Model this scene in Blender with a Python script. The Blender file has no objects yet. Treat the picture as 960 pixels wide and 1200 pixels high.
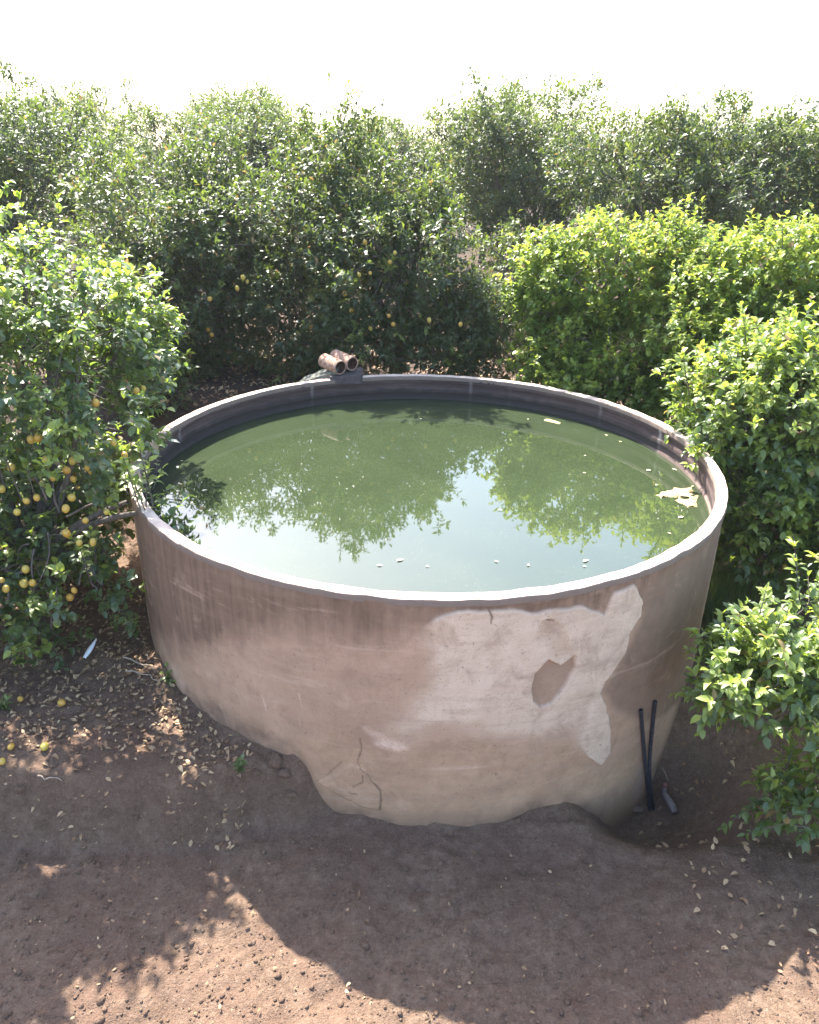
import bpy, math, random
import numpy as np
from mathutils import Vector, Matrix

# ------------------------------------------------------------------ basics
sc = bpy.context.scene
COL = sc.collection
rng = np.random.default_rng(7)
random.seed(7)

R = 2.6                       # outer radius of the tank, metres; z = 0 is the top of its rim
FPX = 900.0                   # focal length in pixels of the 960 px wide photograph
PITCH, ROLL = .4429, .019
CAMH = .964 * R
CX, CY = .0574 * R, 2.5521 * R
WATER_Z = -.29
WALL_T = .078
RI = R - WALL_T


def ray(x, y):
    x = x - 480; y = -(y - 600)
    c, s = math.cos(ROLL), math.sin(ROLL)
    x, y = c * x - s * y, s * x + c * y
    cp, sp = math.cos(PITCH), math.sin(PITCH)
    return np.array([x / FPX, cp + y / FPX * sp, -sp + y / FPX * cp])


def onz(x, y, z):
    d = ray(x, y); k = (z - CAMH) / d[2]
    return d * k + np.array([0, 0, CAMH])


def ony(x, y, Y):
    d = ray(x, y)
    return d * (Y / d[1]) + np.array([0, 0, CAMH])


def oncyl(x, y, rad=R):
    d = ray(x, y)
    a = d[0]**2 + d[1]**2; b = -(d[0] * CX + d[1] * CY); c = CX * CX + CY * CY - rad * rad
    k = (-b - math.sqrt(max(b * b - a * c, 0))) / a
    return d * k + np.array([0, 0, CAMH])


SUN_EL, SUN_AZ = math.radians(50), math.radians(27)      # azimuth: degrees left of straight ahead
sd3 = Vector((-math.sin(SUN_AZ) * math.cos(SUN_EL), math.cos(SUN_AZ) * math.cos(SUN_EL), math.sin(SUN_EL)))


def smooth(a, b, x):
    t = np.clip((x - a) / (b - a), 0, 1)
    return t * t * (3 - 2 * t)


def vnoise(x, y, z, seed=0):
    """value noise 0..1 on a hashed lattice"""
    x, y, z = [np.asarray(v, dtype=np.float64) for v in (x, y, z)]
    xi, yi, zi = np.floor(x), np.floor(y), np.floor(z)
    fx, fy, fz = x - xi, y - yi, z - zi
    fx, fy, fz = [t * t * (3 - 2 * t) for t in (fx, fy, fz)]
    xi, yi, zi = [v.astype(np.int64) for v in (xi, yi, zi)]

    def h(a, b, c):
        n = (a * 374761393 + b * 668265263 + c * 2147483647 + seed * 1442695041) & 0x7fffffff
        n = ((n ^ (n >> 13)) * 1274126177) & 0x7fffffff
        n = n ^ (n >> 16)
        return (n & 0xffff) / 65535.0
    r = 0
    for i in (0, 1):
        for j in (0, 1):
            for k in (0, 1):
                w = (fx if i else 1 - fx) * (fy if j else 1 - fy) * (fz if k else 1 - fz)
                r = r + w * h(xi + i, yi + j, zi + k)
    return r


def fbm(x, y, z=0., octaves=4, seed=0):
    x = np.asarray(x, dtype=float); y = np.asarray(y, dtype=float); z = np.asarray(z, dtype=float) + 0 * x
    r, a, t = 0, 1., 0
    for o in range(octaves):
        r = r + a * vnoise(x * 2**o, y * 2**o, z * 2**o, seed + o * 17); t += a; a *= .5
    return r / t


# ------------------------------------------------------------------ object helpers
def tag(o, label=None, cat=None, group=None, kind=None):
    if label: o['label'] = label
    if cat: o['category'] = cat
    if group: o['group'] = group
    if kind: o['kind'] = kind
    return o


def empty(name, loc, label, cat, group=None):
    o = bpy.data.objects.new(name, None)
    o.empty_display_size = .1
    o.location = loc
    COL.objects.link(o)
    return tag(o, label, cat, group)


class MB:
    """collects numpy geometry and links it as one mesh object"""

    def __init__(self):
        self.v, self.loops, self.tot, self.n, self.att = [], [], [], 0, {}

    def add(self, verts, faces, **att):
        """faces: (n,k) int array, or list of those"""
        verts = np.asarray(verts, dtype=np.float64).reshape(-1, 3)
        if not isinstance(faces, list): faces = [faces]
        for f in faces:
            f = np.asarray(f, dtype=np.int64)
            if len(f) == 0: continue
            self.loops.append((f + self.n).ravel())
            self.tot.append(np.full(len(f), f.shape[1], dtype=np.int64))
        self.v.append(verts)
        for k, val in att.items():
            self.att.setdefault(k, []).append((self.n, np.broadcast_to(np.asarray(val, dtype=float), (len(verts),))))
        self.n += len(verts)
        return self

    def tube(self, pts, rad, sides=6, cap=True, **att):
        pts = np.asarray(pts, dtype=float); m = len(pts)
        rad = np.broadcast_to(np.asarray(rad, dtype=float), (m,))
        tan = np.gradient(pts, axis=0); tan /= np.linalg.norm(tan, axis=1)[:, None] + 1e-9
        ref = np.array([.31, .17, .93]) if abs(tan[0, 2]) < .85 else np.array([1., .1, 0.])
        vv = []
        for i in range(m):
            a = np.cross(tan[i], ref); a /= np.linalg.norm(a) + 1e-9
            b = np.cross(tan[i], a); ref = np.cross(a, tan[i])
            th = np.arange(sides) / sides * 2 * np.pi
            vv.append(pts[i] + rad[i] * (np.cos(th)[:, None] * a + np.sin(th)[:, None] * b))
        vv = np.concatenate(vv)
        i = np.arange(m - 1)[:, None] * sides; j = np.arange(sides)[None]; j2 = (j + 1) % sides
        f = np.stack([i + j, i + sides + j, i + sides + j2, i + j2], -1).reshape(-1, 4)
        fs = [f]
        if cap: fs += [np.arange(sides)[None], (np.arange(sides)[::-1] + (m - 1) * sides)[None]]
        return self.add(vv, fs, **att)

    def build(self, name, mat, parent=None, smooth_shade=True, origin=None):
        v = np.concatenate(self.v)
        if origin is None: origin = np.zeros(3)
        if parent is not None: origin = np.array(parent.location)
        v = v - np.asarray(origin)
        me = bpy.data.meshes.new(name)
        loops = np.concatenate(self.loops); tot = np.concatenate(self.tot)
        me.vertices.add(len(v)); me.loops.add(len(loops)); me.polygons.add(len(tot))
        me.vertices.foreach_set('co', v.astype(np.float32).ravel())
        me.loops.foreach_set('vertex_index', loops.astype(np.int32))
        me.polygons.foreach_set('loop_start', np.concatenate([[0], np.cumsum(tot)[:-1]]).astype(np.int32))
        me.update(calc_edges=True)
        me.polygons.foreach_set('use_smooth', np.full(len(tot), smooth_shade))
        for k, lst in self.att.items():
            a = np.zeros(len(v), dtype=np.float32)
            for st, val in lst: a[st:st + len(val)] = val
            at = me.attributes.new(k, 'FLOAT', 'POINT'); at.data.foreach_set('value', a)
        me.validate()
        if mat: me.materials.append(mat)
        o = bpy.data.objects.new(name, me)
        COL.objects.link(o)
        if parent is not None: o.parent = parent
        else: o.location = origin
        return o


# ------------------------------------------------------------------ materials
def new_mat(name):
    m = bpy.data.materials.new(name); m.use_nodes = True
    nt = m.node_tree; nt.nodes.clear()
    out = nt.nodes.new('ShaderNodeOutputMaterial')
    return m, nt, out


def N(nt, kind, **kw):
    n = nt.nodes.new(kind)
    for k, v in kw.items():
        if k.startswith('i_'):
            key = k[2:].replace('_', ' ')
            n.inputs[key].default_value = v
        else: setattr(n, k, v)
    return n


def col(c): return (c[0], c[1], c[2], 1)


def mixc(nt, fac, a, b, blend='MIX'):
    n = nt.nodes.new('ShaderNodeMix'); n.data_type = 'RGBA'; n.blend_type = blend; n.clamp_factor = True
    for s, v in ((n.inputs[0], fac), (n.inputs[6], a), (n.inputs[7], b)):
        if hasattr(v, 'is_linked'): nt.links.new(v, s)
        elif isinstance(v, (int, float)): s.default_value = v
        else: s.default_value = col(v)
    return n.outputs[2]


def math_n(nt, op, a, b=0.5, clamp=False):
    n = nt.nodes.new('ShaderNodeMath'); n.operation = op; n.use_clamp = clamp
    for s, v in ((n.inputs[0], a), (n.inputs[1], b)):
        if hasattr(v, 'is_linked'): nt.links.new(v, s)
        else: s.default_value = v
    return n.outputs[0]


def noise(nt, scale, detail=4, rough=.55, vec=None, stretch=None, dist=0.):
    tc = nt.nodes.new('ShaderNodeTexCoord')
    src = vec or tc.outputs['Object']
    if stretch:
        mp = nt.nodes.new('ShaderNodeMapping'); mp.inputs['Scale'].default_value = stretch
        nt.links.new(src, mp.inputs[0]); src = mp.outputs[0]
    n = N(nt, 'ShaderNodeTexNoise', i_Scale=scale, i_Detail=detail, i_Roughness=rough, i_Distortion=dist)
    nt.links.new(src, n.inputs['Vector'])
    return n.outputs['Fac']


def ramp(nt, fac, stops):
    n = nt.nodes.new('ShaderNodeValToRGB')
    while len(n.color_ramp.elements) < len(stops): n.color_ramp.elements.new(.5)
    for e, (p, c) in zip(n.color_ramp.elements, stops):
        e.position = p; e.color = col(c) if not isinstance(c, (int, float)) else (c, c, c, 1)
    nt.links.new(fac, n.inputs[0])
    return n.outputs[0]


def attr(nt, name):
    n = N(nt, 'ShaderNodeAttribute', attribute_name=name)
    return n.outputs['Fac']


def bump(nt, h, strength=.5, dist=.01, normal=None):
    n = N(nt, 'ShaderNodeBump', i_Strength=strength, i_Distance=dist)
    nt.links.new(h, n.inputs['Height'])
    if normal: nt.links.new(normal, n.inputs['Normal'])
    return n.outputs[0]


def principled(nt, out, color, rough=.8, spec=.3, normal=None, **kw):
    p = nt.nodes.new('ShaderNodeBsdfPrincipled')
    for s, v in ((p.inputs['Base Color'], color), (p.inputs['Roughness'], rough)):
        if hasattr(v, 'is_linked'): nt.links.new(v, s)
        elif isinstance(v, (int, float)): s.default_value = v
        else: s.default_value = col(v)
    p.inputs['Specular IOR Level'].default_value = spec
    if normal: nt.links.new(normal, p.inputs['Normal'])
    for k, v in kw.items(): p.inputs[k.replace('_', ' ')].default_value = v
    if out: nt.links.new(p.outputs[0], out.inputs[0])
    return p


def leaf_material(name, dark, light, young, trans, rough=.34, spec=.55, tfac=.38):
    """tone: 0..1 random leaf tone, fresh: 1 on soft new growth"""
    m, nt, out = new_mat(name)
    c = mixc(nt, attr(nt, 'tone'), dark, light)
    c = mixc(nt, attr(nt, 'fresh'), c, young)
    dry = attr(nt, 'dry')
    c = mixc(nt, dry, c, (.30, .20, .09))
    c = mixc(nt, .5, c, ramp(nt, noise(nt, 40, 2), [(.3, .35), (.7, .65)]), 'OVERLAY')
    t = mixc(nt, attr(nt, 'fresh'), trans, (trans[0] * 1.7, trans[1] * 1.45, trans[2] * 1.1))
    t = mixc(nt, dry, t, (.35, .2, .07))
    p = principled(nt, None, c, rough, spec)
    tr = nt.nodes.new('ShaderNodeBsdfTranslucent'); nt.links.new(t, tr.inputs[0])
    mx = nt.nodes.new('ShaderNodeMixShader'); mx.inputs[0].default_value = tfac
    nt.links.new(p.outputs[0], mx.inputs[1]); nt.links.new(tr.outputs[0], mx.inputs[2])
    nt.links.new(mx.outputs[0], out.inputs[0])
    return m


M = {}
M['leaf_lemon'] = leaf_material('lemon leaf', (.042, .078, .034), (.105, .155, .065), (.27, .33, .065), (.25, .38, .05), rough=.46, spec=1.0, tfac=.40)
M['leaf_lime'] = leaf_material('lime green citrus leaf', (.050, .092, .030), (.125, .180, .055), (.27, .33, .06), (.29, .42, .05), rough=.46, spec=.95, tfac=.43)
M['leaf_dark'] = leaf_material('dark citrus leaf', (.028, .048, .020), (.066, .094, .034), (.20, .24, .05), (.14, .20, .03), rough=.42, spec=.42)
M['leaf_bright'] = leaf_material('bright citrus leaf', (.060, .105, .020), (.13, .20, .032), (.25, .31, .06), (.31, .42, .06), rough=.42, spec=.5, tfac=.46)

m, nt, out = new_mat('citrus bark')
n1 = noise(nt, 26, 6, .6, stretch=(1, 1, .35))
principled(nt, out, ramp(nt, n1, [(.3, (.07, .055, .045)), (.7, (.17, .145, .125))]), .9, .2, bump(nt, n1, .7, .01))
M['bark'] = m

m, nt, out = new_mat('lemon peel')
n1 = noise(nt, 120, 2)
c = mixc(nt, attr(nt, 'tone'), (.50, .37, .075), (.52, .29, .05))
c = mixc(nt, ramp(nt, noise(nt, 35, 3), [(.5, 0.), (.75, .6)]), c, (.40, .36, .06))
principled(nt, out, c, .38, .5, bump(nt, n1, .25, .002))
M['lemon'] = m

m, nt, out = new_mat('garden soil')
n1 = noise(nt, 1.3, 6, .6); n2 = noise(nt, 14, 6, .65); n3 = noise(nt, 75, 4, .6)
c = ramp(nt, n2, [(.28, (0.108, 0.069, 0.046)), (.5, (0.171, 0.111, 0.076)), (.75, (0.248, 0.169, 0.119))])
c = mixc(nt, ramp(nt, n1, [(.4, 0.), (.62, .75)]), c, (0.140, 0.084, 0.059))
n5 = noise(nt, 42, 5, .7)
c = mixc(nt, ramp(nt, n5, [(.34, .6), (.46, 0.)]), c, (.080, .054, .040))
c = mixc(nt, ramp(nt, n5, [(.57, 0.), (.70, .5)]), c, (.30, .23, .18))
c = mixc(nt, ramp(nt, n3, [(.58, 0.), (.72, .6)]), c, (0.299, 0.216, 0.149))
gritty = noise(nt, 210, 3, .7)
c = mixc(nt, ramp(nt, gritty, [(.32, .55), (.46, 0.)]), c, (.075, .05, .037))
c = mixc(nt, ramp(nt, gritty, [(.58, 0.), (.70, .55)]), c, (.34, .26, .20))
c = mixc(nt, math_n(nt, 'MULTIPLY', attr(nt, 'humus'), .92), c, ramp(nt, n2, [(.3, (.030, .021, .017)), (.7, (.085, .058, .044))]))  # tree shade behind the tank put into the soil colour
hh = math_n(nt, 'ADD', n2, math_n(nt, 'MULTIPLY', n3, .5))
hh = math_n(nt, 'ADD', hh, math_n(nt, 'MULTIPLY', gritty, .25))
principled(nt, out, c, .95, .15, bump(nt, hh, 1.0, .028))
M['soil'] = m

# --- tank
m, nt, out = new_mat('weathered render of the tank')
fine = noise(nt, 85, 5, .65); mid = noise(nt, 9, 6, .62); big = noise(nt, 2.2, 5, .6)
streak = noise(nt, 9, 5, .6, stretch=(1, 1, .10))
streak2 = noise(nt, 24, 4, .6, stretch=(1, 1, .07))
c = ramp(nt, big, [(.3, (0.377, 0.241, 0.164)), (.7, (0.490, 0.325, 0.223))])
c = mixc(nt, attr(nt, 'tan'), c, ramp(nt, mid, [(.3, (0.341, 0.211, 0.131)), (.7, (0.468, 0.300, 0.186))]))
# damp dark weathering from the rim down, in drips
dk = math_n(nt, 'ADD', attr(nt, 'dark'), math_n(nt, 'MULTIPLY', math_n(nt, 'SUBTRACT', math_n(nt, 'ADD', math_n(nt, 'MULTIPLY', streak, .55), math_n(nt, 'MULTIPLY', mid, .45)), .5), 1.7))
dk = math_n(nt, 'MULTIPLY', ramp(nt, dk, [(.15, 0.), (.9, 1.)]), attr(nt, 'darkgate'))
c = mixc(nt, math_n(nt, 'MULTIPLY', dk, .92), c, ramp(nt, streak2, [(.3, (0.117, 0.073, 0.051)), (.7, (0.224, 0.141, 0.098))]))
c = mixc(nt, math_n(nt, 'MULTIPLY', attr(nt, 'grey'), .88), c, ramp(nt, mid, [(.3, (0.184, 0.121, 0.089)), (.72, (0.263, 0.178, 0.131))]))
c = mixc(nt, attr(nt, 'pale'), c, ramp(nt, mid, [(.25, (.54, .40, .295)), (.7, (.67, .51, .39))]))
c = mixc(nt, math_n(nt, 'MULTIPLY', attr(nt, 'lime'), ramp(nt, mid, [(.35, .2), (.6, 1.)])), c, (0.672, 0.478, 0.365))  # lime marks, plus the sunlit left edge painted in
c = mixc(nt, math_n(nt, 'MULTIPLY', attr(nt, 'crack'), .8), c, (0.102, 0.062, 0.039))
blot = noise(nt, 4.2, 7, .68, dist=.6)
c = mixc(nt, ramp(nt, blot, [(.5, 0.), (.68, .5)]), c, (0.263, 0.162, 0.111))
c = mixc(nt, ramp(nt, blot, [(.28, .35), (.42, 0.)]), c, (0.626, 0.420, 0.297))
grain = noise(nt, 210, 3, .7)
c = mixc(nt, ramp(nt, grain, [(.35, .35), (.5, 0.)]), c, (0.190, 0.119, 0.084))
c = mixc(nt, ramp(nt, fine, [(.6, 0.), (.75, .3)]), c, (0.224, 0.143, 0.103))
c = mixc(nt, ramp(nt, streak2, [(.58, 0.), (.8, .22)]), c, (0.247, 0.158, 0.111))
lift = noise(nt, 3.2, 6, .7, stretch=(.35, .35, 2.6))
c = mixc(nt, ramp(nt, lift, [(.52, 0.), (.68, .38)]), c, (0.273, 0.180, 0.127))
c = mixc(nt, ramp(nt, lift, [(.30, .4), (.42, 0.)]), c, (0.609, 0.437, 0.335))
spots = noise(nt, 30, 4, .75)
c = mixc(nt, ramp(nt, spots, [(.60, 0.), (.68, .55)]), c, (0.168, 0.112, 0.084))
c = mixc(nt, math_n(nt, 'MULTIPLY', attr(nt, 'splash'), ramp(nt, mid, [(.3, .35), (.6, .9)])), c, (0.176, 0.112, 0.076))
hh = math_n(nt, 'ADD', math_n(nt, 'MULTIPLY', fine, .5), mid)
principled(nt, out, c, .93, .2, bump(nt, hh, .45, .012))
M['tank_out'] = m

m, nt, out = new_mat('damp inner concrete')
fine = noise(nt, 70, 5, .65); mid = noise(nt, 7, 6, .62)
band = noise(nt, 7, 5, .65, stretch=(.22, .22, 3.2))
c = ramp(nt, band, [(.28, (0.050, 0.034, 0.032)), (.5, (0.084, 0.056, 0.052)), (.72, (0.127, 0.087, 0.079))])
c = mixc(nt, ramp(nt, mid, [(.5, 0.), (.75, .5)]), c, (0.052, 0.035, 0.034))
c = mixc(nt, attr(nt, 'joint'), c, (.42, .37, .34))
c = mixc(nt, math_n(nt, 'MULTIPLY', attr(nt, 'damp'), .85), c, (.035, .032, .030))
c = mixc(nt, attr(nt, 'tide'), c, (0.256, 0.184, 0.154))
principled(nt, out, c, .9, .25, bump(nt, math_n(nt, 'ADD', fine, band), .5, .012))
M['tank_in'] = m

m, nt, out = new_mat('pale cement rim')
fine = noise(nt, 60, 5, .65); mid = noise(nt, 12, 6, .65)
c = ramp(nt, mid, [(.28, (0.420, 0.320, 0.257)), (.5, (0.588, 0.468, 0.383)), (.75, (0.693, 0.563, 0.470))])
c = mixc(nt, ramp(nt, fine, [(.62, 0.), (.72, .6)]), c, (0.231, 0.172, 0.135))
c = mixc(nt, ramp(nt, math_n(nt, 'ADD', attr(nt, 'side'), math_n(nt, 'MULTIPLY', math_n(nt, 'SUBTRACT', mid, .5), .8)), [(.45, 0.), (.6, .9)]), c, (0.163, 0.119, 0.096))
principled(nt, out, c, .9, .2, bump(nt, math_n(nt, 'ADD', fine, mid), .5, .012))
M['rim'] = m

m, nt, out = new_mat('green tank water')
n1 = noise(nt, 1.1, 4, .6); n2 = noise(nt, 5, 3, .5)
c = ramp(nt, n1, [(.3, (.026, .037, .018)), (.7, (.035, .048, .023))])
n3 = noise(nt, 95, 3, .6); n4 = noise(nt, 2.3, 5, .65)
c = mixc(nt, math_n(nt, 'MULTIPLY', ramp(nt, n3, [(.66, 0.), (.70, .8)]), ramp(nt, n4, [(.45, 0.), (.62, 1.)])), c, (.30, .29, .18))
principled(nt, out, c, .022, .5, bump(nt, n2, .012, .02), IOR=1.72)
M['water'] = m

m, nt, out = new_mat('algae scum')
n1 = noise(nt, 22, 5, .65); n2 = noise(nt, 90, 3)
c = ramp(nt, n1, [(.3, (.25, .17, .075)), (.55, (.42, .32, .17)), (.75, (.50, .41, .25))])
principled(nt, out, c, .85, .3, bump(nt, math_n(nt, 'ADD', n1, n2), .8, .01))
M['scum'] = m

m, nt, out = new_mat('fallen leaf')
c = mixc(nt, attr(nt, 'tone'), (.20, .11, .06), (.52, .38, .22))
c = mixc(nt, ramp(nt, noise(nt, 60, 3), [(.4, 0.), (.7, .5)]), c, (.28, .17, .09))
principled(nt, out, c, .75, .3)
M['dry_leaf'] = m

m, nt, out = new_mat('floating pale leaf')
c = mixc(nt, attr(nt, 'tone'), (.42, .40, .16), (.72, .68, .52))
principled(nt, out, c, .6, .4)
M['float_leaf'] = m

m, nt, out = new_mat('fired clay')
n1 = noise(nt, 30, 5, .65)
c = ramp(nt, n1, [(.35, (.22, .11, .075)), (.52, (.36, .23, .165)), (.7, (.52, .41, .33))])
principled(nt, out, c, .9, .2, bump(nt, n1, .6, .01))
M['clay'] = m
m, nt, out = new_mat('clay bore')
n1 = noise(nt, 30, 4)
principled(nt, out, ramp(nt, n1, [(.3, (0.045, 0.023, 0.018)), (.7, (0.090, 0.048, 0.036))]), .95, .1)  # darker than the clay, with the shade inside the pipe painted in
M['bore'] = m
m, nt, out = new_mat('mossy grey mortar')
n1 = noise(nt, 18, 6, .65); n2 = noise(nt, 70, 4)
c = ramp(nt, n1, [(.3, (.12, .12, .095)), (.7, (.235, .235, .195))])
principled(nt, out, c, .92, .2, bump(nt, math_n(nt, 'ADD', n1, n2), .7, .015))
M['mortar'] = m
m, nt, out = new_mat('dark mortar')
n1 = noise(nt, 18, 6, .65)
principled(nt, out, ramp(nt, n1, [(.3, (0.060, 0.049, 0.049)), (.7, (0.114, 0.093, 0.090))]), .92, .2, bump(nt, n1, .7, .015))
M['mortar_dark'] = m

m, nt, out = new_mat('black polyethylene')
n1 = noise(nt, 40, 4)
principled(nt, out, ramp(nt, n1, [(.35, (.022, .022, .028)), (.75, (.07, .065, .075))]), .5, .4)
M['hose'] = m
m, nt, out = new_mat('dusty pale plastic')
n1 = noise(nt, 40, 4)
principled(nt, out, ramp(nt, n1, [(.35, (0.149, 0.116, 0.103)), (.7, (0.260, 0.215, 0.194))]), .6, .4)
M['pvc'] = m
m, nt, out = new_mat('red plastic')
principled(nt, out, ramp(nt, noise(nt, 40, 3), [(.35, (0.174, 0.063, 0.045)), (.7, (0.260, 0.135, 0.099))]), .6, .4)
M['red'] = m
m, nt, out = new_mat('dusty stone')
n1 = noise(nt, 14, 6, .6)
principled(nt, out, ramp(nt, n1, [(.3, (0.103, 0.072, 0.055)), (.7, (0.224, 0.164, 0.129))]), .92, .2, bump(nt, n1, .7, .02))
M['stone'] = m
m, nt, out = new_mat('white plastic scrap')
principled(nt, out, ramp(nt, noise(nt, 25, 3), [(.3, (.62, .64, .68)), (.7, (.80, .81, .83))]), .5, .4)
M['scrap'] = m
m, nt, out = new_mat('dry wood')
n1 = noise(nt, 40, 5, stretch=(1, 1, .3))
principled(nt, out, ramp(nt, n1, [(.3, (.24, .17, .12)), (.7, (.45, .36, .28))]), .9, .2)
M['twig'] = m
m, nt, out = new_mat('grass blade')
c = mixc(nt, attr(nt, 'tone'), (.04, .075, .025), (.14, .17, .06))
p = principled(nt, None, c, .5, .35)
tr = nt.nodes.new('ShaderNodeBsdfTranslucent'); tr.inputs[0].default_value = (.12, .2, .04, 1)
mx = nt.nodes.new('ShaderNodeMixShader'); mx.inputs[0].default_value = .3
nt.links.new(p.outputs[0], mx.inputs[1]); nt.links.new(tr.outputs[0], mx.inputs[2]); nt.links.new(mx.outputs[0], out.inputs[0])
M['grass'] = m

# ------------------------------------------------------------------ terrain
def terrain(x, y, detail=True):
    x = np.asarray(x, dtype=float); y = np.asarray(y, dtype=float)
    wob = (fbm(x * 1.4, y * 1.4, 0, 3, 5) - .5)
    # left terrace with an eroded edge, lower yard in front
    edge = 3.92 + .42 * smooth(-1.7, -.2, x) + wob * .28
    terr = smooth(-.16, .07, y - edge + .14 * (fbm(x * 4.5, y * 4.5, 0., 3, 13) - .5)) * (1 - smooth(-.75, -.05, x))
    zl = -1.93 + .45 * terr + .06 * terr * smooth(-1.8, -3, x)
    # right bank
    rb = smooth(4.75, 5.75, y + .35 * (x - 2.3) + wob * .3) * smooth(1.2, 2.2, x)
    z = zl + .31 * rb * (1 - terr)
    # terraces behind the tank
    rr = np.hypot(x - CX, y - CY)
    z = z + 1.0 * smooth(7.2, 10.3, y + .1 * np.abs(x)) 
    # hole around the pipes
    z = z - .60 * (1 - smooth(.08, .80, np.hypot((x - 1.93) / 1.15, y - 4.58)))
    # gentle far relief
    z = z + .5 * (fbm(x * .07, y * .07, 3., 2, 9) - .5) * smooth(10, 30, np.hypot(x, y))
    z = z + .045 * np.exp(-np.maximum(rr - R, 0) / .09) * (.3 + 1.4 * vnoise(x * 4, y * 4, 0 * x, 8)) * (rr > R - .3)
    if detail:
        z = z + .10 * (fbm(x * 3.2, y * 3.2, 1., 4, 21) - .5) + .045 * (fbm(x * 13, y * 13, 2., 3, 31) - .5)
        z = z + .16 * (fbm(x * 7, y * 7, 1., 3, 44) - .5) * terr * (1 - terr) * 4 * .6
    return z


def axis(lo, mid0, mid1, hi, step):
    a = np.arange(mid0, mid1, step)
    l, s = [], step
    p = mid0
    while p > lo: s *= 1.16; p -= s; l.append(p)
    u, s = [], step
    p = a[-1]
    while p < hi: s *= 1.16; p += s; u.append(p)
    return np.concatenate([l[::-1], a, u])


ax = axis(-180, -4.6, 4.2, 180, .024); ay = axis(-60, 1.9, 7.0, 260, .026)
X, Y = np.meshgrid(ax, ay)
Z = terrain(X, Y)
nx, ny = len(ax), len(ay)
i = (np.arange(ny - 1)[:, None] * nx + np.arange(nx - 1)[None]).ravel()
rear_shade_w = smooth(8.0, 9.6, Y + .25 * np.abs(X) * (Y > 6)) * (.75 + .5 * fbm(X * .8, Y * .8, 0., 3, 70))  # ground behind the tank coloured darker to stand for shade under the trees
gm = MB(); gm.add(np.stack([X.ravel(), Y.ravel(), Z.ravel()], 1), np.stack([i, i + 1, i + nx + 1, i + nx], 1), humus=np.clip(rear_shade_w, 0, 1).ravel())
tag(gm.build('ground', M['soil']), 'brown bare orchard soil around the round tank', kind='structure')


def onground(px, py):
    d = ray(px, py); k = 1.
    while k < 80:
        p = d * k + np.array([0, 0, CAMH])
        if p[2] < terrain(p[0], p[1]): return p
        k += .01
    return p


# ------------------------------------------------------------------ concrete tank
def poly_sd(s, z, poly):
    """signed distance (positive inside) to a polygon"""
    P = np.asarray(poly); Q = np.roll(P, -1, axis=0)
    dmin = np.full(s.shape, 1e9); inside = np.zeros(s.shape, bool)
    for (ax_, ay_), (bx, by) in zip(P, Q):
        ex, ey = bx - ax_, by - ay_
        t = np.clip(((s - ax_) * ex + (z - ay_) * ey) / (ex * ex + ey * ey + 1e-12), 0, 1)
        dmin = np.minimum(dmin, np.hypot(s - ax_ - t * ex, z - ay_ - t * ey))
        cond = ((ay_ > z) != (by > z)) & (s < (bx - ax_) * (z - ay_) / (by - ay_ + 1e-12) + ax_)
        inside ^= cond
    return np.where(inside, dmin, -dmin)


def line_d(s, z, pts):
    P = np.asarray(pts); dmin = np.full(s.shape, 1e9)
    for (ax_, ay_), (bx, by) in zip(P[:-1], P[1:]):
        ex, ey = bx - ax_, by - ay_
        t = np.clip(((s - ax_) * ex + (z - ay_) * ey) / (ex * ex + ey * ey + 1e-12), 0, 1)
        dmin = np.minimum(dmin, np.hypot(s - ax_ - t * ex, z - ay_ - t * ey))
    return dmin


def wall_sz(px):
    out_ = []
    for x, y in px:
        p = oncyl(x, y); a = math.atan2(p[1] - CY, p[0] - CX)   # front of the tank is -90 deg
        out_.append((R * (a + math.pi / 2), p[2]))
    return out_


tank = empty('concrete_tank', (CX, CY, -2.0), 'round open concrete irrigation tank with peeling plaster, full of green water', 'water tank')

TB = -2.95
fs = np.arange(-math.pi * .56, math.pi * .56, .0085 / R * 1.0)
bs = np.arange(math.pi * .56, math.pi * 1.44, .06)
ang = np.concatenate([fs, bs]) - math.pi / 2
zs = np.concatenate([np.arange(0, -2.05, -.0095), [-2.2, -2.5, TB]])
A, Zz = np.meshgrid(ang, zs)
S = R * (A + math.pi / 2)
wn = (fbm(S * 3.0, Zz * 3.0, 0., 4, 77) - .5); wn2 = (fbm(S * 9, Zz * 9, 4., 4, 78) - .5)
pale_poly = wall_sz([(499, 752), (499.6, 733), (511, 722), (538, 712), (569, 709), (600, 710), (623, 714), (650, 710), (674, 707), (708, 716),
                     (720, 692), (742, 683), (754, 703), (753, 720), (736, 741), (732, 765), (708, 796), (705, 809), (713, 826), (714, 880),
                     (704, 897), (686, 884), (674, 862), (631, 868), (569, 858), (515, 854), (478, 872), (452, 874), (430, 857), (446, 841), (478, 822), (498, 795)])
oval = wall_sz([(623, 806), (627, 787), (642, 770), (656, 777), (673, 766), (673, 781), (661, 803), (646, 822), (634, 826), (625, 820)])
oval2 = wall_sz([(630, 724), (646, 718), (660, 728), (668, 745), (672, 766), (650, 770), (640, 752), (630, 746)])
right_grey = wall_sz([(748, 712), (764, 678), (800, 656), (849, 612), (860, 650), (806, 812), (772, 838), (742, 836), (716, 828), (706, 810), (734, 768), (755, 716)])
tan_poly = wall_sz([(380, 850), (428, 858), (468, 878), (515, 856), (631, 870), (672, 864), (705, 900), (740, 890), (742, 960), (600, 985), (440, 985), (350, 930), (330, 880)])
lime_poly = wall_sz([(425, 850), (445, 856), (474, 868), (480, 876), (462, 880), (440, 872)])
scab = wall_sz([(395, 905), (412, 893), (428, 900), (437, 912), (447, 924), (446, 948), (420, 941), (392, 926), (372, 914)])
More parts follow.
